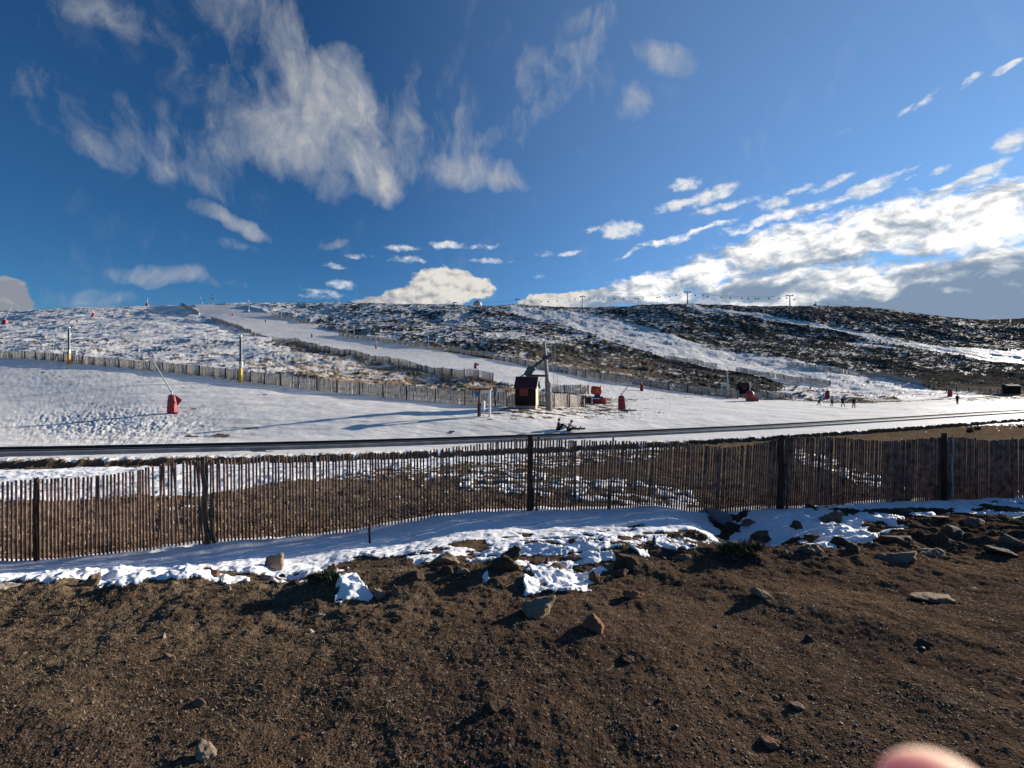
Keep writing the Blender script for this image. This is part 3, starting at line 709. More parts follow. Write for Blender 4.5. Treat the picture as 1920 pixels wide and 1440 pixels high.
# ---- the paling fence in front of the viewer
TOP = [(-900,905),(-400,903),(0,901),(70,899),(200,892),(265,881),(310,868),(345,864),(400,862),(500,857),(600,855),(720,850),(800,845),(880,836),(940,826),(1000,822),(1080,826),(1200,828),(1290,832),(1350,839),(1400,833),(1450,823),(1530,818),(1600,823),(1660,827),(1700,824),(1740,820),(1800,820),(1860,826),(1920,822),(2400,815),(3200,810)]
def near_fence():
    pxs = np.linspace(-750, 2750, 700); us = (pxs-960)/F; D, _ = knots_at(us); ds = D[5]
    P = np.stack([us*ds, ds], 1); s_ = np.concatenate([[0], np.cumsum(np.hypot(*np.diff(P, axis=0).T))])
    rs = np.random.RandomState(5)
    # pitch of the slats narrows a little to the right
    pos = [0.]; 
    while pos[-1] < s_[-1]:
        p_ = np.interp(pos[-1], s_, pxs); pos.append(pos[-1]+np.interp(p_, [0, 950, 1300, 1500], [.055, .0475, .044, .041])*rs.uniform(.96, 1.04))
    pos = np.array(pos[:-1]); Q = np.stack([np.interp(pos, s_, P[:, 0]), np.interp(pos, s_, P[:, 1])], 1)
    T = np.gradient(Q, axis=0); T /= np.linalg.norm(T, axis=1)[:, None]
    px = 960+F*Q[:, 0]/Q[:, 1]; zt = EYE+(720-np.interp(px, [a for a, b in TOP], [b for a, b in TOP]))/F*Q[:, 1]
    zg = surf(Q[:, 0], Q[:, 1])[0]
    zt = zt+rs.normal(0, .008, len(zt)); zb = np.maximum(zg-.03, zt-1.24)+rs.normal(0, .006, len(zt))
    wob = .035*np.sin(pos*2.1)+.02*np.sin(pos*5.3+1); Nn = np.stack([-T[:, 1], T[:, 0]], 1); Q = Q+Nn*wob[:, None]
    lean = np.interp(px, [0, 380, 900, 1020, 1400, 1700, 1900], [.005, -.01, .0, .045, .06, .03, .0])+rs.normal(0, .007, len(px))
    for i in rs.choice(len(px), 14, replace=False): lean[i] += rs.choice([-.07, .06])
    c = Vector((float(Q[0, 0]), float(Q[0, 1]), float(zg[0])))
    r_ = empty('paling_fence', c, label='brown split paling fence on wire crossing the whole foreground behind the snow bank', cat='fence')
    cuts = [-9999, 70, 403, 996, 1463, 1768, 99999]; o2 = np.array([c.x, c.y])
    for a, b in zip(cuts[:-1], cuts[1:]):
        k = (px >= a) & (px < b); n_ = k.sum()
        V, Fa = slat_geo(Q[k]-o2, T[k], zb[k]-c.z, zt[k]-c.z, rs.uniform(.022, .028, n_), .014, lean[k])
        link(bpy.data.objects.new('slat_panel', npmesh('slat_panel', V, Fa, m_slat_near)), r_)
    for fr in (.12, .5, .86):
        for off in (-.011, .011):
            pts = [Vector((Q[i, 0]-c.x+Nn[i, 0]*off, Q[i, 1]-c.y+Nn[i, 1]*off, zb[i]-c.z+(zt[i]-zb[i])*fr)) for i in range(0, len(px), 2)]
            MB().path(pts, .0016, 4).build('wire', m_wire, r_)
    def post(p_, w2, mat, hh=0, ln=0, off=-.05, bot=-.35, irregular=.006):
        i = int(np.argmin(np.abs(px-p_))); m_ = MB(); x0 = Q[i, 0]-c.x; y0 = Q[i, 1]-c.y+off; z0 = zg[i]-c.z+bot; z1 = zt[i]-c.z+.03+hh
        prev = None; ns_ = 7; vs = []
        for j in range(ns_+1):
            t = j/ns_; zc = z0+(z1-z0)*t; xo = x0+ln*t+rs.normal(0, irregular); yo = y0+rs.normal(0, irregular*.5)
            for q in range(7):
                a = 2*PI*q/7+.4; rr = w2/2*(1-.12*t)*(1+rs.normal(0, .05)); vs.append((xo+rr*math.cos(a), yo+rr*math.sin(a), zc+(rs.normal(0, .012) if j == ns_ else 0)))
        fs = [(j*7+q, j*7+(q+1) % 7, (j+1)*7+(q+1) % 7, (j+1)*7+q) for j in range(ns_) for q in range(7)]+[tuple(range(ns_*7, ns_*7+7))]
        m_.add(vs, fs); m_.build('post', mat, r_)
    post(70, .062, m_post, .0); post(399, .075, m_postg, .02, -.08, -.06, -.3, .012); post(412, .06, m_postg, -.5, -.02, -.10, -.3, .014); post(392, .05, m_postg, .02, .01, -.03)
    post(995, .095, m_post, .03); post(1003, .04, m_postg, .02, .03, -.1)
    post(1139, .035, m_slat_near, .02, .09); post(1341, .035, m_slat_near, .0, .05); post(1460, .105, m_post, .03, .03); post(1467, .035, m_postg, .04, .05, -.12)
    post(1695, .035, m_slat_near, 0); post(1765, .105, m_post, .04, 0); post(1776, .03, m_steel, .03, .0, -.12); post(1830, .035, m_slat_near); post(1893, .035, m_slat_near)
    for q in (-350, -40, 2100, 2400): post(q, .08, m_post)
near_fence()
g = pick(694, 1019); st_ = empty('short_stake', g, label='short dark stake standing in the shaded snow in front of the paling fence', cat='stake')
MB().tube((0, 0, -.1), (-.02, .02, .21), .016, .013, 7).tube((-.02, .02, .21), (-.021, .021, .225), .013, .006, 7).build('shaft', m_post, st_)
MB().tube((-.017, .017, .17), (-.0175, .0175, .185), .019, .019, 8).build('collar', m_wire, st_)

# ------------------------------------------------------------------ conveyor belt
def conveyor():
    us = np.linspace(-1.75, 1.5, 420); D, _ = knots_at(us); yb = D[10]+.35
    X = us*yb; T = np.stack([np.gradient(X), np.gradient(yb)], 1); T /= np.linalg.norm(T, axis=1)[:, None]; Nn = np.stack([-T[:, 1], T[:, 0]], 1)
    zb = surf(X, yb, True)[0]; k = 6; zb = np.convolve(np.pad(zb, k, mode='edge'), np.ones(2*k+1)/(2*k+1), 'valid')
    c = Vector((float(X[210]), float(yb[210]), float(zb[210])))
    r_ = empty('conveyor_belt', c, label='long black moving carpet conveyor with grey side sheet across the snow', cat='conveyor')
    def sweep(name, prof, mat):
        n_ = len(us); m_ = len(prof); V = np.zeros((n_, m_, 3))
        for j, (o, h) in enumerate(prof):
            V[:, j, 0] = X+Nn[:, 0]*o-c.x; V[:, j, 1] = yb+Nn[:, 1]*o-c.y; V[:, j, 2] = zb+h-c.z
        a = (np.arange(n_-1)[:, None]*m_+np.arange(m_)[None]).ravel(); b = (np.arange(n_-1)[:, None]*m_+((np.arange(m_)+1) % m_)[None]).ravel()
        Fa = np.stack([a, b, b+m_, a+m_], 1)
        link(bpy.data.objects.new(name, npmesh(name, V.reshape(-1, 3), Fa, mat)), r_)
    sweep('belt', [(.35,.10),(1.35,.10),(1.35,.22),(.35,.22)], m_belt)
    sweep('edge_rail', [(.12,.10),(.33,.10),(.33,.31),(.12,.31)], m_rub)
    sweep('edge_rail', [(1.37,.10),(1.6,.10),(1.6,.37),(1.37,.37)], m_rub)
    sweep('side_sheet', [(-.30,-.12),(.10,-.12),(.10,.24),(.05,.26),(-.02,.22)], m_skirt)
conveyor()

# ------------------------------------------------------------------ snow lances
def lance_gun(px, row, H, label, W=None, tip=None, lean=0, flap=False, lo=30, group='red padded snow lances', strut=True, rz_=0, hi=None):
    p = pick(px, row, lo=lo, hi=hi); r_ = empty('snow_lance', p, rz_, label, 'snow lance', group)
    W = W or H*.38
    vs = []; n_ = 5; prof = [(1, 0), (1.0, .25), (.92, .6), (.78, .9), (.55, 1.0)]
    for (k, t) in prof:
        for sx_, sy_ in ((-1,-1),(-.4,-1.15),(.4,-1.15),(1,-1),(1,1),(-1,1)):
            vs.append((sx_*W/2*k+lean*t, sy_*W*.32*k, H*t-.1*(t == 0)))
    fs = [(j*6+i, j*6+(i+1) % 6, (j+1)*6+(i+1) % 6, (j+1)*6+i) for j in range(4) for i in range(6)]+[tuple(range(24, 30)), (5,4,3,2,1,0)]
    MB().add(vs, fs).build('padding', m_red, r_, .02)
    s_ = MB()
    for t in (.33, .66): s_.tube((-W/2*.95+lean*t, -W*.37, H*t), (W/2*.95+lean*t, -W*.37, H*t), .025, .025, 6)
    s_.build('strap', m_redd, r_)
    jx = lean; jz = H*1.02
    if tip:
        tx, tz = tip
        MB().tube((jx, 0, jz-.25), (jx, 0, jz+.3), .09, .07, 8).build('pivot', m_steel, r_)
        MB().tube((jx, 0, jz+.1), (tx, -.3, tz), .055+p.y*2.2e-4, .035+p.y*2.2e-4, 8).build('lance_tube', m_white if p.y > 150 else m_steel, r_)
        d = Vector((tx-jx, -.3, tz-jz)).normalized()
        MB().tube(Vector((tx, -.3, tz))-d*.1, Vector((tx, -.3, tz))+d*.16, .085, .05, 8).build('nozzle', m_steeld, r_)
        if strut: MB().tube((jx+.05, -.12, jz+.15), (W*.75, -.35, H*.52), .04, .04, 6).build('strut', m_steel, r_)
    if flap:
        v = [(W*.45,-.1,H*.98),(W*1.55,-.25,H*.72),(W*.8,-.1,H*.40)]
        MB().add(v+[(a, b+.07, c_) for a, b, c_ in v], [(0,1,2),(5,4,3),(0,3,4,1),(1,4,5,2),(2,5,3,0)]).build('flap', m_red, r_)
        MB().box((W*.4, -.1, .05), (W*1.1, .25, .14)).build('foot', m_red, r_)
    return r_
lance_gun(323, 775, 1.85, 'large red padded snow lance on the left snowfield, its tube tilting up to the left', .72, (-2.05, 5.8), -.02, True)
lance_gun(1166, 768, 2.0, 'red padded snow lance on the snow right of the orange and blue fan machine', .95, (2.1, 4.9), -.1, False)
lance_gun(1203, 733, 1.75, 'red padded snow lance standing before the far piste fence', .75, (1.6, 4.2), 0, False)
lance_gun(891, 691, 1.6, 'small dark red snow lance lowest on the main piste', .75, None, .1, True)
lance_gun(705, 654, 1.7, 'small red snow lance halfway up the main piste', .6, (.5, 3.2))
lance_gun(585, 633, 1.9, 'small red snow lance in the upper middle of the main piste', .8, (.2, 3.0))
lance_gun(498, 604, 1.9, 'tiny snow lance near the top of the main piste', .8, (.2, 2.6))
lance_gun(436, 592, 1.9, 'tiny snow lance on the left side of the piste top', .9, (.1, 2.4))
lance_gun(173, 594, 2.6, 'bright red snow lance alone on the upper left hillside', 1.5, (.7, 4.4), .9)
lance_gun(276, 573, 2.4, 'snow lance with pale tube on the left ridge skyline', 2.2, (.9, 7.0))
lance_gun(9, 607, 2.2, 'red snow lance with raised pale tube at the left edge of the picture', 2.4, (4.2, 9.6), .2)
lance_gun(1551, 747, 2.0, 'dim red padded snow lance behind the walking skiers', .9, (-.6, 3.0))
lance_gun(1781, 743, 1.9, 'dark snow lance by the heather between skiers and cabin', .9, None)
# drifts thrown up at the foot of the left lance and a plank by the second
def plank(px, row, a, b, th, label, mat=m_steel, lo=30):
    p = pick(px, row, lo=lo); r_ = empty('plank', p, label=label, cat='plank')
    MB().tube(a, b, th, th*.9, 4).build('board', mat, r_); MB().box(Vector(a)+Vector((.1,-th,.02)), (.2, th, .06)).build('end_batten', m_post, r_)
plank(1176, 771, (-.9, 0, .08), (1.2, -.2, .12), .14, 'grey board lying on the snow at the foot of the second red lance')
plank(1012, 760, (-.2, 0, .5), (1.7, -.8, .0), .07, 'pale board leaning from the hut wall down to the snow', m_white)
plank(1016, 764, (-.3, .2, .35), (1.5, -.5, .02), .05, 'thin dark board among debris right of the hut', m_post)

# ------------------------------------------------------------------ lift masts
def mast(px, row, H, label, pad=2.4, r=.16, padm=None, box=True, group='lift masts beside the pistes', lean=0, lo=40):
    p = pick(px, row, lo=lo); r_ = empty('lift_mast', p, label=label, cat='mast', group=group)
    MB().tube((-.04, 0, 0), (lean-.04, 0, H), r, r*.8, 8).build('mast', m_steeld if box else m_steel, r_)
    MB().tube((r*1.3, .02, 0), (lean+r*1.2, .02, H*.97), r*.45, r*.4, 6).build('conduit', m_white, r_)
    MB().box((lean+.02, 0, H+r*.6), (r*2.6, r*2.2, r*1.4)).build('mast_cap', m_white, r_, .02)
    if pad:
        MB().lathe([(r*1.7, -.1), (r*2.0, .1), (r*1.95, pad*.8), (r*1.5, pad)], 10, (lean*.1, 0, 0)).build('padding', padm or m_yel, r_, smooth=True)
    if box: MB().box((r*1.6, -.1, pad+.5), (r*2.2, .35, .8)).build('switch_box', m_white, r_, .03)
    return r_
mast(129, 685, 7.9, 'tall grey mast with orange padding before the left end of the long fence', 2.4, .145, simple('orange_padding', (.72, .27, .03), .55))
mast(451, 718, 7.6, 'tall grey mast with yellow padding right of the large red lance', 2.5, .145)
mast(527, 595, 6.5, 'slim mast at the right edge of the upper piste', 0, .2, None, False)
mast(466, 585, 8.5, 'pale slim mast near the piste top', 1.8, .26, m_white, False)
mast(663, 634, 6.0, 'slim mast by the upper end of the far piste fence', 0, .17, None, False)
mast(803, 655, 5.2, 'slim mast with pink foot by the far piste fence', 1.2, .16, m_pink, False)
mast(1367, 745, 6.0, 'slim leaning mast beside the small white gate and distant hut', 0, .12, None, False, lean=-.5)
mast(100, 662, 5.6, 'thin pale pole behind the left end of the long fence', 0, .05, None, False)
mast(1404, 683, 2.6, 'short post at the edge of the old snow run', 0, .12, None, False)

# ------------------------------------------------------------------ lift column beside the hut
def drive_column():
    p = pick(1030, 768, lo=40); m = p.y/F; r_ = empty('lift_column', p, label='big grey drag lift column with boom, drive unit and ladder beside the dark hut', cat='lift column')
    H = 126*m; hs_ = 60*m
    def oct_(r0, z): return [(r0*math.cos(a)*1.0, r0*math.sin(a), z) for a in [PI/8+PI/4*i for i in range(8)]]
    def col(name, stack, mat):
        vs = []; 
        for (r0, z, x) in stack: vs += [(a+x, b, c_) for a, b, c_ in oct_(r0, z)]
        k = len(stack); MB().add(vs, [(j*8+i, j*8+(i+1) % 8, (j+1)*8+(i+1) % 8, (j+1)*8+i) for j in range(k-1) for i in range(8)]+[tuple(range(7, -1, -1)), tuple(range((k-1)*8, k*8))]).build(name, mat, r_)
    col('lower_column', [(7.0*m, -.3, .1*m), (6.7*m, 28*m, -1*m), (6.2*m, 50*m, -2.5*m), (4.0*m, hs_, -4*m)], m_conc)
    col('upper_column', [(4.0*m, hs_-.05, -4*m), (3.7*m, 95*m, -7*m), (3.2*m, H, -9.5*m)], m_conc)
    MB().box((-7*m, 0, 98*m), (11*m, 9*m, 7*m)).build('boom_clamp', m_navy, r_, .04)
    MB().tube((-8*m, -.2, 96*m), (-44*m, -.6, 68*m), .17, .2, 6).tube((-44*m, -.6, 68*m), (-56*m, -.6, 60*m), .1, .08, 6).build('boom', m_steeld, r_)
    MB().box((-38*m, -.6, 71*m), (.9, .8, 1.3), Matrix.Rotation(.5, 3, 'Y')).build('gear_box', m_steeld, r_, .06)
    MB().tube((-30*m, -.5, 72*m), (-33*m, -.5, 81*m), .36, .34, 12).build('motor', simple('motor_grey', (.16, .17, .19), .5, .3), r_)
    MB().tube((-4*m, -.2, 63*m), (-34*m, -.5, 63.5*m), .16, .16, 6).build('lower_arm', m_steeld, r_)
    MB().lathe([(1.35, 0), (1.45, .05), (1.38, .12), (1.45, .2), (1.35, .24), (.2, .16)], 24, (-42*m, -.6, 58*m)).build('drive_wheel', m_steeld, r_)
    lad = MB()
    for x in (9*m, 16*m): lad.tube((x, 0, 44*m), (x-6*m, 0, 122*m), .025, .025, 5)
    z = 46*m
    while z < 121*m: lad.tube((9*m-6*m*(z/m-44)/78, 0, z), (16*m-6*m*(z/m-44)/78, 0, z), .018, .018, 5); z += .32
    lad.build('ladder', m_steel, r_)
    for z in (30*m, 12*m): MB().tube((-.6*m, 0, z), (-.6*m, 0, z+.05), 7.7*m, 7.7*m, 8).build('flange', m_steel, r_)
drive_column()

def hut(px, row, W, Dp, Hw, yaw, label, poster=True, plinth=.32, rise=1.05, lo=40, side=None):
    p = pick(px, row, lo=lo); r_ = empty('ski_hut', p, yaw, label, 'hut', None)
    z0 = plinth
    MB().box((0, Dp/2, z0/2-.25), (W*.98, Dp*.98, z0+.5)).build('plinth', m_pink, r_, .02)
    # walls with gables at both ends
    vs = [(-W/2, 0, z0), (W/2, 0, z0), (W/2, Dp, z0), (-W/2, Dp, z0), (-W/2, 0, z0+Hw), (W/2, 0, z0+Hw), (W/2, Dp, z0+Hw), (-W/2, Dp, z0+Hw), (-W/2, Dp/2, z0+Hw+rise*.93), (W/2, Dp/2, z0+Hw+rise*.93)]
    MB().add(vs, [(0,1,5,4),(2,3,7,6),(1,2,6,9,5),(3,0,4,8,7),(4,5,9,8),(6,7,8,9),(3,2,1,0)]).build('wall', m_wood, r_)
    nb_ = MB(); k = int(W/.16)
    for i in range(k): nb_.box((-W/2+(i+.5)*W/k, -.012, z0+Hw/2), (W/k*.86, .024, Hw))
    nb_.build('cladding', m_wood, r_)
    if side: 
        MB().box((W/2+.015, Dp*.5, z0+Hw*.5), (.03, Dp*.96, Hw*.98)).build('side_panel', side, r_)
        MB().box((W/2+.04, Dp*.5, z0+Hw*.42), (.03, Dp*.36, Hw*.8)).build('door', m_yel2, r_)
        MB().tube((W/2+.06, Dp*.37, z0+.95), (W/2+.1, Dp*.37, z0+.95), .04, .03, 8).build('door_handle', m_steeld, r_)
    ov = .28; zt = z0+Hw; sl_ = math.atan2(rise, Dp/2)
    for nm, y0, s_ in (('roof', 0, -1), ('roof', Dp, 1)):
        ye = y0+s_*ov; ze = zt-ov*math.tan(sl_)
        v = [(-W/2-ov*.5, ye, ze), (W/2+ov*.5, ye, ze), (W/2+ov*.5, Dp/2, zt+rise), (-W/2-ov*.5, Dp/2, zt+rise)]
        MB().add(v+[(a, b, c_+.09) for a, b, c_ in v], [(3,2,1,0),(4,5,6,7),(0,1,5,4),(1,2,6,5),(2,3,7,6),(3,0,4,7)]).build(nm, m_roof, r_)
    bb = MB()
    for s_ in (-1, 1): bb.tube((W/2+ov*.5+.03, Dp/2+s_*(Dp/2+ov), zt-ov*math.tan(sl_)+.04), (W/2+ov*.5+.03, Dp/2, zt+rise+.04), .06, .06, 4)
    bb.build('barge_board', m_white if side else m_roof, r_)
    if poster:
        w_ = W*.40; zc = z0+Hw*.73
        f = MB().box((-W*.08, -.04, zc), (w_, .05, w_*.95)).build('notice_board', m_poster, r_)
        e = MB()
        for i in range(10):
            a = 2*PI*i/10; b = 2*PI*(i+1)/10; e.tube((-W*.08+.16*math.cos(a), -.075, zc+.16*math.sin(a)), (-W*.08+.16*math.cos(b), -.075, zc+.16*math.sin(b)), .018, .018, 4)
        e.tube((-W*.08-.22, -.075, zc-.2), (-W*.08+.22, -.075, zc-.2), .015, .015, 4).build('emblem', m_redd, f)
    return r_
hut(985, 766, 2.45, 2.3, 2.25, R(-12), 'dark boarded hut with maroon gable roof and red square board beside the grey lift column', side=m_yel2)
hut(1397, 741, 2.3, 2.2, 1.9, R(-8), 'small distant maroon hut partly hidden by a red snow machine', plinth=.35, rise=.9)
hut(1902, 740, 2.9, 2.6, 2.3, R(-18), 'plain dark cabin at the right edge below the heather', poster=False, plinth=.2, rise=.35)

def gate(px, row, label, sign=True, sc=1.0, lo=35):
    p = pick(px, row, lo=lo); m = p.y/F*sc; r_ = empty('start_gate', p, R(-6), label, 'gate', None)
    k = 1 if sign else 0
    (MB().box((-9.5*m, 0, 24*m), (3.2*m, .16, 48*m)).box((-9.2*m, -.12, 13*m), (7*m, .06, 25*m)) if k else MB().box((-9.5*m, 0, 24*m), (3.2*m, .16, 48*m))).build('post', m_redd if k else m_white, r_, .01)
    MB().box((10*m, 0, 25*m), (3.4*m, .18, 50*m)).box((12*m, .02, 25*m), (.5*m, .2, 50*m)).build('post', m_white, r_, .01)
    MB().box((0, 0, 51.5*m), (28*m, .9, 2.6*m)).build('roof_plate', m_poster if k else m_white, r_, .01)
    MB().box((0, .1, 46*m), (18*m, .06, 5*m)).build('cross_board', m_white, r_)
    if k:
        MB().box((-12*m, -.12, 42*m), (5.5*m, .05, 9*m)).build('blue_sign', m_blue, r_)
        MB().box((-1*m, -.1, 21*m), (5*m, .3, 17*m)).build('turnstile_box', m_white, r_, .05)
        MB().tube((-1*m, -.1, -.1), (-1*m, -.1, 14*m), .04, .04, 6).build('pedestal', m_steel, r_)
        MB().tube((-8*m, -.12, -.1), (-6.4*m, -.12, 20*m), .06, .05, 6).build('foot_strut', m_pink, r_)
    else:
        q = MB()
        for z in (12, 22, 32, 40): q.box((-1*m, -.02, z*m), (10*m, .04, 6.5*m))
        q.build('notice_panel', m_skirt, r_)
    return r_
gate(908, 781, 'white and maroon start gate with blue sign standing left of the dark hut')
gate(1358, 744, 'small white gate with notice panels left of the distant maroon hut', False, .48)

# ------------------------------------------------------------------ snow machines
def fan_machine():
    p = pick(1122, 756, lo=40); m = p.y/F; r_ = empty('fan_snow_machine', p, 0, 'snow machine with orange cover, blue frame and red base beside the fence end', 'snow machine')
    M_ = Matrix.Rotation(R(90), 3, 'Y') @ Matrix.Rotation(R(0), 3, 'Z')
    MB().lathe([(6.4*m, -9.5*m), (7.4*m, -8.5*m), (7.9*m, 0), (7.2*m, 8*m), (6.2*m, 9.5*m)], 14, (-4*m, 0, 24*m), Matrix.Rotation(R(5), 3, 'Y') @ M_).build('fan_cover', m_orange, r_, smooth=True)
    MB().box((-3.5*m, -8.0*m, 26*m), (1.1*m, .05, 5*m)).box((-3.8*m, -7.9*m, 21*m), (2.2*m, .05, 1.2*m)).build('cover_mark', m_yel, r_)
    MB().box((4*m, 0, 31*m), (2*m, 3*m, 3*m)).build('handle', m_orange, r_, .04)
    MB().prism([(-10*m, -5*m), (8*m, -5*m), (8*m, 5*m), (-10*m, 5*m)], 9*m, 12.5*m).box((-2*m, 0, 15*m), (10*m, 8*m, 6*m)).build('frame', m_navy, r_, .04)
    MB().prism([(-9*m, -6*m), (13*m, -6*m), (14*m, 6*m), (-10*m, 6*m)], -.2, 8*m).build('base_pad', m_red, r_, .12)
    MB().box((9*m, -5*m, 6*m), (8.5*m, 6*m, 8*m)).build('side_pad', m_orange, r_, .15)
    p = pick(1103, 755, lo=40); r2 = empty('storage_crate', p, 0, 'dark maroon crate on the snow left of the fan snow machine', 'crate')
    MB().box((0, 0, 4.5*m), (10.5*m, 7*m, 9.5*m)).build('crate_body', m_redd, r2, .04)
    MB().box((0, 0, 9.8*m), (11*m, 7.5*m, 1.2*m)).build('lid', m_redd, r2, .02)
fan_machine()
def red_sled():
    p = pick(1409, 752, lo=40); m = p.y/F; r_ = empty('lance_sled', p, 0, 'red padded snow machine with two raised tubes in front of the distant maroon hut', 'snow machine')
    MB().prism([(-11*m, -5*m), (11*m, -5*m), (10*m, 5*m), (-9*m, 5*m)], -.2, 7*m).build('base_pad', m_red, r_, .15)
    MB().lathe([(7*m, 0), (7.6*m, 2*m), (6.8*m, 7*m), (4*m, 10*m)], 10, (-3*m, 0, 9*m)).build('upper_pad', m_red, r_, smooth=True)
    MB().box((-1*m, -3*m, 8*m), (8*m, 3*m, 3*m)).build('pump_unit', m_steeld, r_, .03)
    MB().tube((-4*m, 0, 17*m), (-1*m, 0, 37*m), .07, .04, 6).build('lance_tube', m_white, r_); MB().tube((-1*m, 0, 27*m), (10*m, -.2, 42*m), .05, .03, 6).build('lance_tube', m_steel, r_)
red_sled()

# ------------------------------------------------------------------ ridge: chairlift, domes, towers
def ridge_pt(px, off=0, row=None):
    d = knot(16, px)+off; u = (px-960)/F; return Vector((u*d, d, zat(u*d, d)))
def pylon(px, top, w_, label, off=0):
    p = ridge_pt(px, off); H = EYE+(720-top)/F*p.y-p.z; m = p.y/F
    r_ = empty('chairlift_pylon', Vector((p.x, p.y, p.z-.5)), 0, label, 'chairlift pylon', 'chairlift pylons on the ridge'); H += .5
    MB().tube((0, 0, 0), (0, 0, H), .62, .42, 8).build('mast', m_steeld, r_)
    MB().box((0, 0, H-.4), (w_*m, .5, .55)).build('crossarm', m_steeld, r_)
    for x in (-.5, .5): MB().box((x*w_*m*.86, 0, H-1.0), (1.5, .4, .5)).box((x*w_*m*.86, 0, H-.68), (.3, .3, .4)).build('sheave_train', m_steeld, r_)
    return Vector((p.x, p.y, p.z-.5+H-1.0)), w_*m
PY = [pylon(853, 566, 6, 'leftmost chairlift pylon, standing against a low dome'), pylon(970, 560, 7, 'second chairlift pylon on the skyline right of the tall dome'), pylon(1092, 554.5, 9, 'third chairlift pylon from the left, against dark cloud'),
      pylon(1289, 546.5, 13, 'tallest chairlift pylon in the middle of the right ridge'), pylon(1481, 553, 13, 'chairlift pylon furthest right before the ridge falls')]
cab = empty('lift_cable', PY[2][0], 0, 'pair of thin chairlift cables strung along the ridge pylons', 'cable')
rs = np.random.RandomState(4); ends = [q for q in PY]+[(ridge_pt(1640)+Vector((0, 0, 1.5)), 4)]
chair0 = None; CH = []
for sgn in (-1, 1):
    for i in range(len(ends)-1):
        (a, wa), (b, wb) = ends[i], ends[i+1]; pts = []
        A_ = a+Vector((sgn*wa*.43, 0, 0)); B_ = b+Vector((sgn*wb*.43, 0, 0)); Ld = (B_-A_).length
        for j in range(15):
            t = j/14; q = A_.lerp(B_, t); q.z -= 4*t*(1-t)*Ld*.022; pts.append(q-PY[2][0])
        MB().path(pts, .045, 4).build('cable', m_steeld, cab)
        if i in (1, 2, 3, 4):
            k = {1: 3, 2: 7, 3: 6, 4: 3}[i]
            for j in range(k):
                t = (j+.5+rs.uniform(-.25, .25)+(.3 if sgn > 0 else 0))/k
                if not 0.04 < t < .96: continue
                q = A_.lerp(B_, t); q.z -= 4*t*(1-t)*Ld*.022; CH.append(q)
def chair(p):
    r_ = empty('lift_chair', p, rs.uniform(-.3, .3), None, 'lift chair', 'empty chairs hanging on the ridge chairlift')
    r_['label'] = 'tiny dark chair hanging from the chairlift cable above the right ridge'
    MB().tube((0, 0, 0), (0, .1, -2.1), .09, .09, 5).build('hanger', m_steeld, r_)
    MB().box((0, 0, -2.3), (1.9, .6, .22)).box((0, .3, -1.9), (1.9, .15, .8)).build('seat', m_steeld, r_); return r_
c0 = chair(CH[0])
for q in CH[1:]:
    c = copy_tree(c0); c.location = q
def dome(px, top, dia, label, off, kind):
    d = knot(16, px)+off; u = (px-960)/F; m = d/F; zc = EYE+(720-top)/F*d-dia/2*m; R_ = dia/2*m
    g_ = zat(u*d, d); r_ = empty('radar_dome', (u*d, d, g_-1), 0, label, 'radar dome', 'domes on the skyline'); hc = zc-g_+1
    prof = [(R_*.6, -R_*.8)]+[(R_*math.cos(a), R_*math.sin(a)) for a in np.linspace(-.7, 1.5, 12)]
    MB().lathe(prof, 24, (0, 0, hc)).build('shell', m_dome if kind else m_steeld, r_, smooth=True)
    s_ = MB()
    for a in np.linspace(0, PI, 7)[:-1]:
        pts = [Vector((R_*1.004*math.cos(t)*math.cos(a), R_*1.004*math.cos(t)*math.sin(a), hc+R_*1.004*math.sin(t))) for t in np.linspace(-.6, PI+.6, 19)]
        s_.path(pts, R_*.012, 4)
    s_.build('panel_seam', m_skirt, r_)
    MB().lathe([(R_*.72, -2), (R_*.7, max(.2, hc-R_*.7))], 20).build('tower_base', m_conc, r_)
dome(895.5, 563, 16, 'tall pale round radar dome on the skyline', 60, 1)
dome(850, 570, 13, 'low dark dome behind the leftmost chairlift pylon', 70, 0)
dome(881, 574, 8, 'smallest dark dome left of the tall pale dome', 75, 0)
def tow(px, top, label, kind):
    p = ridge_pt(px, -4); H = EYE+(720-top)/F*p.y-p.z+.5; r_ = empty('drag_lift_tower', Vector((p.x, p.y, p.z-.5)), 0, label, 'lift tower', None)
    if kind:
        for s_ in (-1, 1): MB().tube((s_*1.0, 0, 0), (s_*.7, 0, H), .16, .14, 6).build('leg', m_steeld, r_)
        MB().box((0, 0, H*.72), (5.4, .3, .4)).box((0, 0, H*.93), (3.0, .3, .35)).build('crossbar', m_steeld, r_)
        MB().lathe([(1.5, 0), (1.5, .3)], 14, (1.6, 0, H*.6)).build('return_wheel', m_steeld, r_)
    else:
        MB().tube((1.5, 0, 0), (-1.2, 0, H), .2, .14, 6).build('leg', m_steel, r_); MB().tube((1.5, 0, 0), (.2, 0, H*.6), .2, .14, 6).build('leg', m_steel, r_)
        MB().tube((0, 0, H*.62), (4.2, 0, H*.72), .16, .13, 6).build('arm', m_steeld, r_)
tow(378, 556, 'slanting pale drag lift tower at the piste top', 0); tow(398, 553, 'dark drag lift tower with two crossbars at the piste top', 1)
def shed(px, w_, h_, label, mat, roofm):
    p = ridge_pt(px, -6); m = p.y/F; r_ = empty('summit_shed', p, .3, label, 'shed', None)
    MB().box((0, 0, h_*m*.35-.3), (w_*m, 2.4, h_*m*.7+.6)).build('wall', mat, r_); MB().prism([(-w_*m*.55, 0), (w_*m*.55, 0), (0, h_*m*.5)], -1.4, 1.4, Matrix.Translation((0,0,0)).to_3x3() @ Matrix.Rotation(R(90), 3, 'X')).build('roof', roofm, r_).location = (0, 0, h_*m*.68)
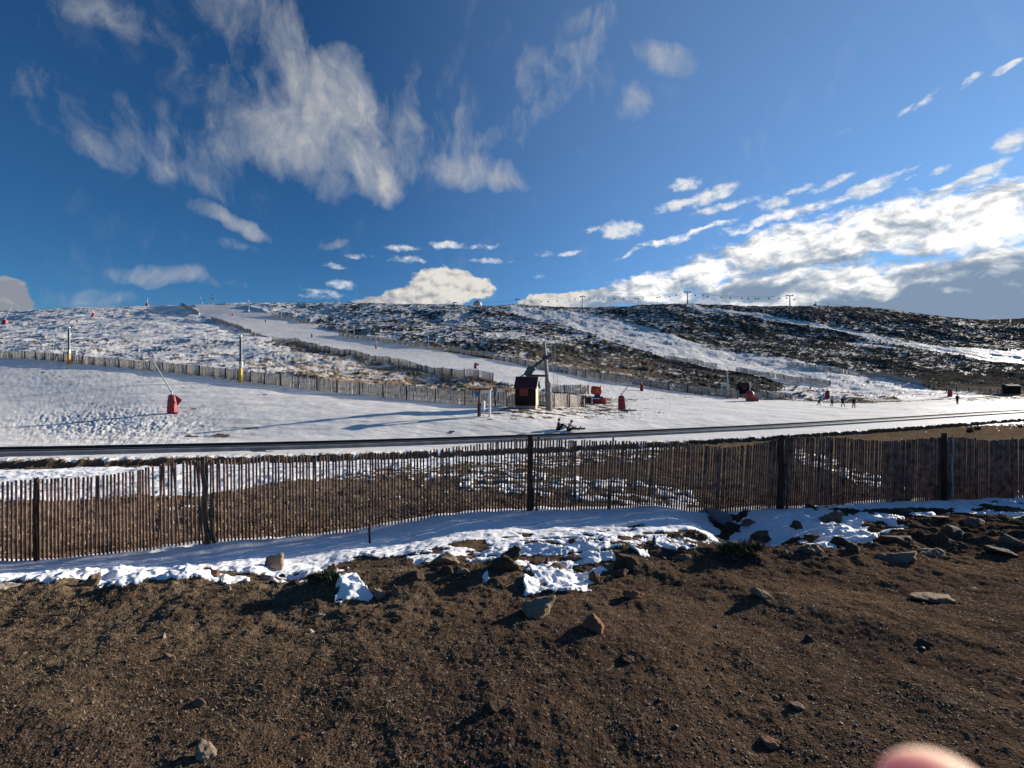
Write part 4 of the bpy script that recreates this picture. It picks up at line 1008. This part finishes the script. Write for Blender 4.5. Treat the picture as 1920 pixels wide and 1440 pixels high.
shed(228, 10, 4, 'white low shed on the left ridge skyline', m_white, m_white); shed(242, 7, 4, 'small shed with red roof on the left ridge skyline', m_white, m_poster)
shed(1528, 3, 5, 'tiny dark shelter on the skyline right of the last pylon', m_steeld, m_steeld)
for i, px in enumerate((338, 345, 352, 362, 410, 418, 427, 436, 447)):
    p = ridge_pt(px, -5); r_ = empty('marker_post', p, 0, 'thin marker post in the row along the piste top skyline', 'marker post', 'marker posts along the piste top')
    MB().tube((0, 0, -.3), (0, 0, 2.2), .16, .13, 6).tube((0, 0, 1.5), (0, 0, 1.8), .19, .19, 6).build('shaft', m_post, r_)
# ------------------------------------------------------------------ rocks
def rock_mat(name, col, lich=0):
    m, nt, b = newmat(name); co = obj_co(nt); L = nt.links.new
    f = noise(nt, co, 9, 8, .7); c = ramp(nt, f, [(.28, tuple(q*.35 for q in col)), (.5, col), (.72, tuple(min(1, q*1.5) for q in col))])
    g = noise(nt, co, 140, 3, .7); c = mixc(nt, mrange(nt, g, .55, .68, 0, .6), c, tuple(q*.25 for q in col))
    c = mixc(nt, mrange(nt, noise(nt, co, 5, 5), .55, .68, 0, .75), c, (.30, .15, .06) if lich else tuple(q*1.25 for q in col))
    L(c, b.inputs['Base Color']); b.inputs['Roughness'].default_value = .9; b.inputs['Specular IOR Level'].default_value = .12
    h = mth(nt, 'ADD', noise(nt, co, 28, 8, .7), mth(nt, 'MULTIPLY', g, .25)); bump(nt, h, .018, .9, b); return m
RM = {'tan': rock_mat('tan_granite', (.34, .25, .175)), 'grey': rock_mat('grey_granite', (.205, .135, .092)), 'dark': rock_mat('dark_granite', (.09, .058, .039)),
      'red': rock_mat('reddish_rock', (.24, .115, .07), 1), 'pale': rock_mat('pale_quartz', (.46, .38, .29)), 'lich': rock_mat('lichen_granite', (.24, .19, .13), 1)}
_bm = bmesh.new(); bmesh.ops.create_icosphere(_bm, subdivisions=4, radius=1); _bm.verts.ensure_lookup_table()
ICO_V = np.array([v.co[:] for v in _bm.verts]); ICO_F = np.array([[v.index for v in f.verts] for f in _bm.faces]); _bm.free()
def rock_shape(seed, npl=15, rough=.13):
    rs = np.random.RandomState(seed); N = rs.normal(size=(npl, 3)); N /= np.linalg.norm(N, axis=1)[:, None]; dd = rs.uniform(.45, 1.0, npl)
    dot = ICO_V @ N.T; r = np.where(dot > .05, dd/np.maximum(dot, .05), 9); r = np.minimum(r, 2.0)
    p_ = 14.; rs2 = np.sort(r, axis=1)[:, :2]; rr = (np.mean(rs2**-26., axis=1))**(-1/26.); V = ICO_V*rr[:, None]
    o = seed*3.1
    nz = fbm(V[:, 0]+V[:, 2]*.7+o, V[:, 1]-V[:, 2]*.6, .5, 5, seed % 50)+fbm(V[:, 1]+o, V[:, 2]-V[:, 0]*.4, .22, 4, seed % 40+3)*.5
    return V*(1+rough*1.7*nz)[:, None]
def rock(px, row, w_, h_, mat, label, seed, dp=.8, tilt=0, yaw=None, sink=.28, group=None, cat='rock', lo=1.4, name='rock'):
    p = pick(px, row, lo=lo, hi=60); m = p.y/F; rs = np.random.RandomState(seed); V = rock_shape(seed)
    ext = np.abs(V).max(0); V = V/ext
    V = V*np.array([w_/2*m*.93, w_/2*m*dp*.93, h_*m*.60])
    ya = yaw if yaw is not None else rs.uniform(-.3, .3)
    M_ = np.array((Matrix.Rotation(ya, 3, 'Z') @ Matrix.Rotation(tilt, 3, 'Y')))
    V = V @ M_.T; V[:, 2] += h_*m*(.33-sink)
    o = link(bpy.data.objects.new(name, npmesh(name, V, ICO_F, RM[mat], False)))
    o.location = (p.x, p.y+w_/2*m*dp*.55, p.z); tag(o, label, cat, group); return o
ROCKS = [
 (507,1066,50,44,'tan',"pointed tan boulder standing in the shaded snow in front of the left fence",3,.7,.1),
 (497,1088,34,34,'tan',"square speckled rock just below the pointed tan boulder",14,.7,0),
 (527,1083,22,20,'dark',"small dark rock right of the square speckled rock",21,.8,0),
 (548,1100,40,26,'dark',"dark brown rock with light right end above the snow pocket",27,.7,0),
 (521,1103,30,16,'grey',"flat grey rock at the crest below the square speckled rock",28,.7,.2),
 (161,1098,44,34,'grey',"brown dome shaped rock at the crest near the left edge",33,.7,0),
 (0,1106,46,16,'pale',"pale flat stone cut by the left edge of the picture",36,.7,0),
 (398,1078,26,16,'red',"reddish stone at the edge of the shaded snow, left of the tan boulder",40,.7,0),
 (410,1093,18,14,'pale',"small pinkish stone at the left snow edge",41,.8,0),
 (428,1106,12,14,'pale',"tiny yellowish stone on the left grass crest",44,.8,0),
 (621,1068,36,16,'red',"red brown stone half in snow above the green clump",47,.7,0),
 (838,1060,74,36,'lich',"long brown lichen covered rock beside the snow left of centre",50,.7,.12),
 (836,1076,38,32,'dark',"dark angular rock left of the grey brown block at centre",55,.7,.15),
 (866,1074,34,18,'tan',"light tan stone touching the dark angular rock",57,.7,0),
 (946,1069,82,40,'dark',"large dark block resting in snow at the centre",61,.6,.1),
 (815,1070,22,14,'dark',"small dark stone in snow left of the dark angular rock",62,.7,0),
 (767,1092,56,26,'dark',"dark mossy rock with pale right end left of the centre mound",65,.7,-.1),
 (712,1122,34,32,'tan',"rounded tan stone with dark left face beside the snow pocket",68,.8,0),
 (741,1116,26,26,'grey',"grey stone right of the rounded tan stone",70,.8,0),
 (953,1048,64,34,'dark',"dark rock with dry grass above the large centre block",72,.7,-.15),
 (1075,1051,44,22,'grey',"grey slab edge in the snow right of centre",75,.6,-.2),
 (1023,1058,22,20,'dark',"small dark stone between two snow patches right of centre",77,.8,0),
 (1050,1068,50,20,'grey',"flat grey stone beneath the slab edge",78,.7,.1),
 (1140,1069,32,28,'grey',"grey brown stone left of the long dark slab",80,.8,0),
 (1186,1060,62,30,'dark',"long dark slab on the crest right of centre",83,.6,-.08),
 (1190,1070,20,22,'tan',"small light stone in front of the long dark slab",84,.8,0),
 (1122,1095,44,36,'dark',"dark jagged rock at the right end of the crest snow",86,.7,-.2),
 (1165,1082,44,20,'dark',"low dark rock behind the jagged one on the crest",88,.7,-.3),
 (1250,1050,22,14,'grey',"small pointed grey rock at the snow edge left of the green shrub",90,.7,.3),
 (1282,1048,34,18,'grey',"grey stones pile member near the green shrub",91,.7,0),
 (1262,1006,24,16,'dark',"dark stone lying in the sunny snow right of centre",93,.7,0),
 (1075,1016,24,10,'dark',"little dark stone in the sunny snow below the middle fence post",94,.7,0),
 (1003,1156,92,52,'lich',"broad lichen covered stone on the gravel, centre foreground",97,.8,.05),
 (1122,1184,66,40,'red',"reddish brown stone on the gravel right of the broad lichen stone",101,.8,.12),
 (1187,1122,50,22,'red',"low brown stone on the gravel below the long dark slab",104,.7,.1),
 (1178,1244,54,24,'dark',"flat dark stone in the gravel below the reddish stone",107,.7,.15),
 (930,1338,64,26,'dark',"dark brown stone half buried in the lower centre gravel",110,.8,.1),
 (366,1324,34,28,'grey',"grey brown cube shaped stone in the lower left gravel",113,.8,0),
 (376,1428,52,38,'tan',"tan stone at the bottom edge, left of centre",116,.8,0),
 (560,1388,36,14,'red',"flat orange brown stone in the bottom gravel",119,.7,0),
 (1448,1398,60,22,'red',"flat reddish stone in the bottom gravel left of the fingertip",121,.8,0),
 (1517,1203,24,22,'dark',"small dark pointed stone alone on the right dirt",124,.7,0),
 (1500,1330,40,14,'grey',"sliver of grey stone in the right dirt",126,.7,.3),
 (1765,1130,92,16,'grey',"broad grey brown stone almost buried in the right dirt",128,.8,.1),
 (1440,1122,60,24,'lich',"yellowish rock hump on the right dirt slope",130,.8,.3),
 (1735,1208,30,14,'dark',"small dark stone on the far right dirt",133,.7,0),
 (1232,1052,16,16,'dark',"tiny dark stone at the crest edge right of the long slab",134,.7,0),
 (597,1156,22,12,'pale',"small whitish stone below the snow pocket",137,.7,0),
 (305,1196,20,16,'tan',"small orange stone in the left brown turf",138,.7,0),
 (312,1236,34,12,'grey',"thin grey stone in the left brown turf",139,.7,.3),
 (580,1186,18,10,'pale',"tiny pale stone in the middle left gravel",141,.8,0),
 (922,1206,24,8,'dark',"thin dark stone left of the reddish brown stone",143,.7,0),
 # boulders at the right
 (1572,980,84,38,'grey',"big slanting grey boulder in the snow right of the fourth fence post",150,.6,.28),
 (1530,958,50,18,'dark',"dark rock behind the big slanting boulder",152,.7,0),
 (1500,990,26,24,'dark',"dark stone left of the big slanting boulder",153,.8,0),
 (1532,1008,46,16,'dark',"narrow dark stone in shaded snow below the slanting boulder",154,.6,-.2),
 (1520,1036,88,42,'grey',"wide smooth grey boulder bordering the dirt below the snow",157,.6,.15),
 (1580,1022,52,30,'dark',"dark mossy boulder right of the wide smooth boulder",159,.7,.1),
 (1606,1032,46,22,'dark',"black brown boulder under a cap of sunlit snow",160,.7,0),
 (1440,1008,90,36,'dark',"long shadowed boulder beside the hollow under the fence",163,.6,.1),
 (1385,995,40,24,'dark',"shadowed rock above the little pipe opening",165,.7,0),
 (1560,1044,14,12,'red',"small reddish stone in front of the capped boulder",166,.8,0),
 (1680,1018,80,40,'dark',"broad brown earthy boulder between two snow patches",168,.7,0),
 (1755,975,92,24,'grey',"long low grey slab in front of the fifth fence post",171,.6,.05),
 (1705,960,30,26,'grey',"upright grey stone touching the foot of the fence",173,.7,0),
 (1693,1052,92,34,'grey',"flat pale topped slab at the edge of the right dirt",176,.7,.05),
 (1760,1042,56,20,'lich',"lichen slab next to the flat pale topped slab",178,.7,0),
 (1800,1006,70,34,'dark',"dark wedge shaped boulder near the right edge",180,.7,-.3),
 (1845,985,66,28,'grey',"grey boulder behind the dark wedge boulder",182,.7,.1),
 (1900,965,56,26,'dark',"dark stones in the snow by the right end of the fence",184,.7,0),
 (1860,955,34,16,'dark',"small dark rock in snow under the right end of the fence",185,.7,0),
 (1830,1026,60,30,'grey',"rounded grey boulder below the dark wedge boulder",187,.7,0),
 (1905,1020,66,30,'grey',"grey boulder cut by the right edge of the picture",189,.7,-.1),
 (1896,1038,76,18,'dark',"flat dark slab under the boulder at the right edge",190,.7,.2),
 (1640,965,26,12,'dark',"small dark stone poking through shaded snow",192,.7,0),
 (1335,978,46,20,'grey',"grey stone left of the little pipe opening",194,.7,0),
 (1408,983,34,18,'grey',"grey stone right of the little pipe opening",195,.7,0),
 (1475,1040,14,16,'tan',"small light stone on the dirt edge left of the wide boulder",196,.7,0),
]
for q in ROCKS:
    px, row, w_, h_, mt, lb, sd = q[:7]; rock(px, row, w_, h_, mt, lb, sd, q[7], q[8], sink=(.36 if h_ > 18 else .44) if px < 1330 else .42)
# small drain pipe in the hollow
p = pick(1362, 984, lo=5.5, hi=9); r_ = empty('drain_pipe', p+Vector((0, 0, .08)), R(10), 'short grey drain pipe with black mouth in the hollow under the fence', 'pipe')
MB().lathe([(.085, 0), (.105, 0), (.105, .5), (.085, .5)], 20, (0, 0, 0), Matrix.Rotation(R(-90), 3, 'X')).build('pipe_wall', m_skirt, r_, smooth=True)
MB().lathe([(.083, .02), (.08, .03)], 20, (0, 0, 0), Matrix.Rotation(R(-90), 3, 'X')).build('opening', m_bolt, r_)

# ------------------------------------------------------------------ gravel and grass (uncountable)
def gravel():
    rs = np.random.RandomState(9); n_ = 70000
    y = 1.55*(4.6/1.55)**(rs.rand(n_)**.9); x = (rs.rand(n_)*2-1)*1.3*y
    dens = fbm(x, y, .6, 3, 60); keep = rs.rand(n_) < np.clip(.62+dens*.9-np.clip((x-1.2)*.16, 0, .45)-.45*sst(-.3, -1.6, x)*sst(2.4, 3.2, y), .12, 1)
    x = x[keep]; y = y[keep]; z, sn, tn, _ = surf(x, y); k = sn < .4; x, y, z = x[k], y[k], z[k]; n_ = len(x)
    s_ = np.clip(np.exp(rs.normal(-5.95, .45, n_)), .0012, .02)
    big = rs.rand(n_) < .006; s_[big] *= 2.6
    bm = bmesh.new(); bmesh.ops.create_icosphere(bm, subdivisions=1, radius=1); bv = np.array([v.co[:] for v in bm.verts]); bf = np.array([[v.index for v in f.verts] for f in bm.faces]); bm.free()
    lib = [bv*(1+rs.uniform(-.28, .28, (len(bv), 1)))*np.array([1, rs.uniform(.6, 1), rs.uniform(.45, .75)]) for _ in range(24)]
    lib = np.stack(lib); a = rs.rand(n_)*2*PI; ca, sa = np.cos(a), np.sin(a)
    B = lib[rs.randint(0, 24, n_)]*s_[:, None, None]
    V = np.stack([B[:, :, 0]*ca[:, None]-B[:, :, 1]*sa[:, None]+x[:, None], B[:, :, 0]*sa[:, None]+B[:, :, 1]*ca[:, None]+y[:, None], B[:, :, 2]+z[:, None]+s_[:, None]*.2], 2)
    Fa = (bf[None]+(np.arange(n_)*len(bv))[:, None, None]).reshape(-1, 3)
    m, nt, b = newmat('gravel_mat'); g_ = nd(nt, 'ShaderNodeNewGeometry')
    b.inputs['Specular IOR Level'].default_value = .2; c = ramp(nt, g_.outputs['Random Per Island'], [(0, (.035, .023, .017)), (.5, (.085, .056, .040)), (.9, (.13, .09, .068)), (1, (.27, .21, .165))])
    nt.links.new(c, b.inputs['Base Color']); b.inputs['Roughness'].default_value = .7
    o = link(bpy.data.objects.new('gravel', npmesh('gravel', V.reshape(-1, 3), Fa, m))); tag(o, 'loose dark brown gravel strewn over the foreground', 'gravel', kind='stuff')
gravel()
def blades(name, label, cat, P, h, cols, w_=.0022, spread=.6, seed=1, kind='stuff', parent=None, group=None):
    """three-segment curved blades"""
    rs = np.random.RandomState(seed); n_ = len(P); a = rs.rand(n_)*2*PI; hh = h*rs.uniform(.5, 1.2, n_); ld = rs.uniform(.1, spread, n_)*hh
    dx = np.cos(a)*ld; dy = np.sin(a)*ld; px_ = -np.sin(a)*w_; py_ = np.cos(a)*w_
    rows = []
    for t, wk in ((0, 1), (.55, .8), (1, .1)):
        for s_ in (-1, 1):
            rows.append(np.stack([P[:, 0]+dx*t*t+px_*wk*s_, P[:, 1]+dy*t*t+py_*wk*s_, P[:, 2]-.004+hh*t*(1-.25*t*ld/hh)], 1))
    V = np.stack(rows, 1); Fq = np.array([(0,1,3,2), (2,3,5,4)]); Fa = (Fq[None]+(np.arange(n_)*6)[:, None, None]).reshape(-1, 4)
    m, nt, b = newmat(name+'_mat'); g_ = nd(nt, 'ShaderNodeNewGeometry'); c = ramp(nt, g_.outputs['Random Per Island'], cols)
    nt.links.new(c, b.inputs['Base Color']); b.inputs['Roughness'].default_value = .8
    o = link(bpy.data.objects.new(name, npmesh(name, V.reshape(-1, 3), Fa, m)), parent)
    if parent is None: tag(o, label, cat, group, kind)
    return o
rs = np.random.RandomState(31)
n_ = 220000; y = 2.2*(6.9/2.2)**rs.rand(n_); x = (rs.rand(n_)*2-1)*1.25*y
px_ = 960+F*x/y; z, sn, tn, _ = surf(x, y); u_ = x/y; D_, _z = knots_at(u_)
cr = np.exp(-((y-D_[3])/.42)**2)
wgt = np.interp(px_, [0, 350, 620, 900, 1100, 1300, 1920], [1.2, 1, .9, .9, .4, .3, .25])*(.16+cr*1.2)*sst(-.25, .2, fbm(x, y, .5, 4, 71))+.16*(px_ < 800)
wgt = wgt+.55*(y > D_[3]+.25)*sst(.1, .35, fbm(x, y, .35, 3, 72))
k = (rs.rand(n_) < wgt) & (sn < .62) & (y < D_[5])
blades('dry_grass', 'short withered brown grass along the crest of the bank', 'grass', np.stack([x, y, z], 1)[k], .021, [(0, (.06, .038, .022)), (.5, (.17, .115, .065)), (.85, (.34, .25, .145)), (1, (.12, .13, .05))], .0018, 2.4, 5)
n_ = 90000; y = 7.3*(26/7.3)**(rs.rand(n_)**1.15); x = (rs.rand(n_)*2-1)*1.25*y; z, sn, tn, _ = surf(x, y); D_, _z = knots_at(x/y)
k = (sn < .4) & (y > D_[5]+.2) & (y < D_[8]-.4) & (rs.rand(n_) < .25+.75*sst(-.1, .2, fbm(x, y, .8, 4, 73)))
blades('meadow_grass', 'flattened tan winter grass on the meadow behind the paling fence', 'grass', np.stack([x, y, z], 1)[k], .075, [(0, (.07, .045, .025)), (.45, (.21, .14, .085)), (.85, (.42, .31, .19)), (1, (.55, .43, .28))], .006, 1.6, 6)
def shrub(px, row, w_, h_, label, seed, green=True, lo=2, n_=2600, name='low_shrub', hi=60):
    p = pick(px, row, lo=lo, hi=hi); m = p.y/F; rs = np.random.RandomState(seed); r_ = empty(name, p, 0, label, 'shrub')
    W = w_/2*m; H = h_*m; k = 0; P = []
    cl = [(rs.uniform(-1, 1)*W*.8, rs.uniform(-.5, .5)*W*.45, rs.uniform(.3, 1)) for _ in range(9)]
    for _ in range(n_):
        c = cl[rs.randint(9)]; r = abs(rs.normal(0, .16))*W; a = rs.rand()*2*PI
        P.append((c[0]+r*math.cos(a), c[1]+r*math.sin(a), max(0, rs.uniform(0, H*.75*c[2])*(1-r/W))))
    cols = [(0, (.012, .018, .008)), (.5, (.035, .05, .016)), (.9, (.085, .10, .03)), (1, (.2, .17, .07))] if green else [(0, (.02, .014, .012)), (.6, (.07, .05, .038)), (1, (.20, .15, .11))]
    blades('foliage', None, None, np.array(P), H*.42, cols, .0026 if p.y < 12 else .013, 1.0, seed, parent=r_)
    s_ = MB()
    for c in cl: s_.tube((0, 0, -.02), (c[0], c[1], H*.6*c[2]), .004 if p.y < 12 else .02, .002 if p.y < 12 else .01, 5)
    s_.build('stems', m_post, r_)
shrub(612, 1086, 84, 22, 'low dark green clump above the small snow pocket left of centre', 3)
shrub(1385, 1034, 110, 26, 'low green shrub on the crest beside the hollow under the fence', 5, n_=3600)
shrub(1290, 1010, 70, 16, 'brown heather tuft in the sunny snow left of the green shrub', 7, False)
shrub(1818, 812, 12, 14, 'dark round bush nearer the fence in the tan meadow at the right', 9, False, 20, 260, 'bush', 90)
shrub(1833, 807, 13, 12, 'dark twiggy bush at the snow edge behind the round bush', 10, False, 20, 260, 'bush', 90)
shrub(1913, 802, 8, 7, 'tiny dark bush in the snow by the right picture edge', 11, False, 20, 400, 'bush', 90)

# ------------------------------------------------------------------ people
def skin(name, pts, edges, mat, parent=None, sub=1):
    me = bpy.data.meshes.new(name); me.from_pydata([q[0] for q in pts], edges, []); me.materials.append(mat)
    o = link(bpy.data.objects.new(name, me), parent); md = o.modifiers.new('skin', 'SKIN'); md.use_smooth_shade = True
    for i, q in enumerate(pts):
        r = q[1] if isinstance(q[1], tuple) else (q[1], q[1]); me.skin_vertices[0].data[i].radius = r
    me.skin_vertices[0].data[0].use_root = True
    if sub: s_ = o.modifiers.new('sub', 'SUBSURF'); s_.levels = sub; s_.render_levels = sub
    return o
def person(px, row, J, label, jm, tm, rz_=0, sc=1.12, hat=True, lo=30, group=None):
    """J: pelvis, chest, neck, head, shoulder/elbow/hand l r, hip/knee/ankle/toe l r (metres from the foot point)"""
    p = pick(px, row, lo=lo); r_ = empty('person', p, rz_, label, 'person', group); j = {k: tuple(c*sc for c in v) for k, v in J.items()}
    names = ['pel','che','nek','hed','sl','el','hl','sr','er','hr','kl','al','tl','kr','ar','tr','hil','hir','top']
    mid = lambda a, b, t: tuple(a[i]+(b[i]-a[i])*t for i in range(3))
    j['hil'] = (j['pel'][0]+j.get('hw', (.1, 0, 0))[0], j['pel'][1], j['pel'][2]-.04*sc); j['hir'] = (j['pel'][0]-j.get('hw', (.1, 0, 0))[0], j['pel'][1], j['pel'][2]-.04*sc)
    j['top'] = mid(j['nek'], j['hed'], 1.6)
    rad = dict(pel=.13, che=.14, nek=.05, hed=.085, sl=.06, el=.045, hl=.032, sr=.06, er=.045, hr=.032, kl=.065, al=.045, tl=.04, kr=.065, ar=.045, tr=.04, hil=.085, hir=.085, top=.07)
    E = [('pel','che'),('che','nek'),('nek','hed'),('hed','top'),('che','sl'),('sl','el'),('el','hl'),('che','sr'),('sr','er'),('er','hr'),('pel','hil'),('hil','kl'),('kl','al'),('al','tl'),('pel','hir'),('hir','kr'),('kr','ar'),('ar','tr')]
    def sub_(nm, ks, k_, mat):
        ks = [k for k in names if k in ks]; skin(nm, [(j[k], rad[k]*sc*k_) for k in ks], [(ks.index(a), ks.index(b)) for a, b in E if a in ks and b in ks], mat, r_)
    sub_('body', names, .92, m_face)
    jj = dict(j); 
    j['hl_'] = j['hl']; save = (j['hl'], j['hr']); j['hl'] = mid(j['el'], j['hl'], .86); j['hr'] = mid(j['er'], j['hr'], .86)
    sub_('jacket', ['pel','che','sl','el','hl','sr','er','hr'], 1.28, jm); j['hl'], j['hr'] = save
    sub_('trousers', ['pel','hil','kl','al','hir','kr','ar'], 1.25, tm)
    for a, t in (('al','tl'), ('ar','tr')): skin('boot', [(j[a], .07*sc), (j[t], .055*sc)], [(0, 1)], m_rub, r_)
    h = Vector(j['hed']); MB().lathe([(.105*sc, -.02), (.118*sc, .02*sc), (.105*sc, .09*sc), (.05*sc, .14*sc)], 10, h+Vector((0, .01, .03*sc))).build('hat', m_cloth, r_, smooth=True)
    # face: nose and goggles
    f = MB(); f.box(h+Vector((0, -.10*sc, .0)), (.03*sc, .05*sc, .04*sc)); f.build('nose', m_face, r_); return r_
STAND = dict(pel=(0,0,.95), che=(0,0,1.32), nek=(0,0,1.5), hed=(0,-.01,1.64), sl=(.19,0,1.42), el=(.26,.03,1.15), hl=(.22,-.1,.95), sr=(-.19,0,1.42), er=(-.26,.03,1.15), hr=(-.22,-.1,.95), kl=(.14,-.02,.5), al=(.16,.02,.08), tl=(.18,-.16,.04), kr=(-.12,-.02,.5), ar=(-.16,.02,.08), tr=(-.18,-.16,.04))
def pose(**k): d = dict(STAND); d.update(k); return d
person(1601, 765, pose(el=(.30,.02,1.15), hl=(.12,-.14,1.08), er=(-.30,.02,1.15), hr=(-.12,-.14,1.08), al=(.13,.02,.08), kr=(-.16,0,.5), ar=(-.24,.02,.08)), 'person in bulky black jacket standing with legs apart, furthest right of the group of four', m_cloth, m_cloth2)
person(1580, 763, pose(hed=(.02,-.03,1.63), kl=(.18,-.05,.5), al=(.30,0,.08), tl=(.36,-.12,.04), kr=(-.1,0,.5), ar=(-.22,.1,.08), el=(.22,-.1,1.18), hl=(.08,-.25,1.1)), 'person striding in dark clothes, third of the four walking on the snow', m_cloth2, m_cloth)
person(1560, 762, pose(che=(.03,0,1.3), nek=(.10,0,1.46), hed=(.17,-.02,1.58), sl=(.2,-.05,1.38), el=(.36,-.12,1.26), hl=(.5,-.2,1.3), kr=(-.12,0,.5), ar=(-.26,.04,.08), al=(.05,0,.08), tl=(.12,-.1,.04), kl=(.08,-.06,.5)), 'person in grey jacket leaning forward, second of the four walkers', m_cloth3, m_cloth2)
person(1536, 760, pose(pel=(-.05,0,.72), che=(.14,0,1.02), nek=(.25,0,1.14), hed=(.33,-.02,1.24), sl=(.22,.12,1.08), el=(.42,.1,.92), hl=(.62,.05,.98), sr=(.2,-.14,1.08), er=(.4,-.12,.9), hr=(.6,-.1,.95), kl=(.14,.1,.44), al=(.22,.08,.08), tl=(.36,.08,.04), kr=(-.2,-.1,.38), ar=(-.48,-.08,.08), tr=(-.40,-.18,.04)), 'smaller person crouching forward with arms out, leftmost of the four on the snow', m_cloth, m_cloth2, sc=1.12)
person(1795, 758, pose(al=(.1,.02,.08), ar=(-.1,.02,.08), kl=(.1,0,.5), kr=(-.1,0,.5), el=(.3,0,1.2), hl=(.2,-.2,1.1)), 'lone person in dark clothes standing far right on the snow near the cabin', m_cloth, m_cloth2)
SIT = dict(pel=(0,0,.14), che=(-.03,0,.48), nek=(.02,0,.64), hed=(.06,-.01,.76), sl=(.02,-.18,.56), el=(.2,-.2,.42), hl=(.46,-.14,.5), sr=(.02,.18,.56), er=(.2,.2,.42), hr=(.46,.12,.5), kl=(.42,-.1,.42), al=(.72,-.1,.14), tl=(.78,-.1,.26), kr=(.42,.1,.42), ar=(.72,.1,.14), tr=(.78,.1,.26))
person(1047, 806, SIT, 'person in black sitting on the snow facing right, behind the grey sitter', m_cloth, m_cloth, lo=25, sc=1.2)
SIT2 = dict(SIT); SIT2.update(che=(.04,0,.46), nek=(.12,0,.6), hed=(.2,-.01,.7), el=(.3,-.2,.34), hl=(.56,-.14,.3), er=(.3,.2,.34), hr=(.56,.12,.3), kl=(.44,-.12,.26), al=(.82,-.12,.10), tl=(.86,-.12,.22), kr=(.44,.1,.26), ar=(.82,.1,.10), tr=(.86,.1,.22))
person(1067, 808, SIT2, 'person in grey jacket sitting strapped to a dark snowboard', m_cloth3, m_cloth, lo=25, sc=1.2)
def board(px, row, label, rot, lo=25):
    p = pick(px, row, lo=lo); r_ = empty('snowboard', p+Vector((0, 0, .16)), label=label, cat='snowboard', rot=rot)
    vs = []; fs = []
    for i in range(13):
        t = i/12*2-1; w_ = .14*(1-.12*(1-t*t))*math.sqrt(max(.05, 1-abs(t)**8)); z = .09*max(0, abs(t)-.75)**1.3*4
        vs += [(t*.78, -w_, z), (t*.78, w_, z), (t*.78, w_, z+.015), (t*.78, -w_, z+.015)]
    for i in range(12):
        for q in range(4): fs.append((i*4+q, i*4+(q+1) % 4, (i+1)*4+(q+1) % 4, (i+1)*4+q))
    fs += [(3,2,1,0), (48,49,50,51)]
    MB().add(vs, fs).build('deck', m_rub, r_)
    for x in (-.25, .25): MB().box((x, 0, .05), (.13, .24, .05)).box((x, .1, .14), (.12, .03, .18)).build('binding', m_cloth2, r_, .01)
board(1061, 803, 'dark snowboard propped at the feet of the person in black', (R(60), 0, R(80)))
board(1084, 807, 'dark snowboard lying at the feet of the grey jacketed sitter', (R(35), 0, R(15)))

# ------------------------------------------------------------------ the photographer's hand below the lens
m_skin, snt, sb = newmat('finger_skin'); sco = obj_co(snt)
snt.links.new(ramp(snt, noise(snt, sco, 60, 4), [(.3, (.92, .58, .43)), (.7, (.95, .68, .53))]), sb.inputs['Base Color'])
sb.inputs['Roughness'].default_value = .75; sb.inputs['Specular IOR Level'].default_value = .2; sb.inputs['Subsurface Weight'].default_value = 1.0; sb.inputs['Subsurface Radius'].default_value = (.012, .004, .002); sb.inputs['Subsurface Scale'].default_value = 1.0
def hand():
    T = Vector((.0552, .060, EYE-.0558)); r_ = empty('hand', T, label='blurred fingertip of the photographer poking into the bottom right corner', cat='hand')
    # joints (position, radius); the chain is grown into one skin by a voxel remesh
    J = [((.050, .035, -.165), .026), ((.080, .02, -.235), .027), ((.135, -.10, -.42), .038), ((.036, .042, -.125), .018),
         ((.020, .034, -.085), .0100), ((.010, .018, -.048), .0092), ((.004, .006, -.022), .0086), ((0, 0, 0), .0076),
         ((.040, .040, -.088), .0102), ((.036, .005, -.070), .0094), ((.035, -.018, -.084), .0086), ((.037, -.014, -.102), .0076),
         ((.060, .040, -.095), .0098), ((.058, .008, -.080), .0090), ((.057, -.014, -.094), .0082), ((.058, -.010, -.110), .0074),
         ((.078, .038, -.106), .0088), ((.077, .012, -.094), .0080), ((.075, -.006, -.106), .0074), ((.075, -.003, -.119), .0066),
         ((.022, .022, -.150), .0130), ((.000, .004, -.132), .0112), ((-.010, -.006, -.110), .0096), ((.066, .038, -.135), .018), ((.030, .036, -.150), .018)]
    E = [(0,1),(1,2),(0,3),(3,4),(4,5),(5,6),(6,7),(3,8),(8,9),(9,10),(10,11),(3,12),(23,12),(12,13),(13,14),(14,15),(23,16),(16,17),(17,18),(18,19),(0,20),(20,21),(21,22),(0,23),(3,23),(23,24),(24,3),(24,0)]
    m_ = MB()
    for a, b in E: m_.tube(J[a][0], J[b][0], J[a][1], J[b][1], 20)
    for c, r in J: m_.lathe([(max(1e-5, r*math.sin(t)), -r*math.cos(t)) for t in np.linspace(.02, PI-.02, 13)], 20, c)
    o = m_.build('hand_skin', m_skin, r_, smooth=True)
    md = o.modifiers.new('remesh', 'REMESH'); md.mode = 'VOXEL'; md.voxel_size = .0012; md.use_smooth_shade = True
    md = o.modifiers.new('smooth', 'SMOOTH'); md.factor = .5; md.iterations = 4
    slv = MB().tube((.116, -.05, -.35), (.19, -.26, -.66), .062, .085, 20); slv.build('sleeve', m_cloth2, r_, smooth=True)
hand()
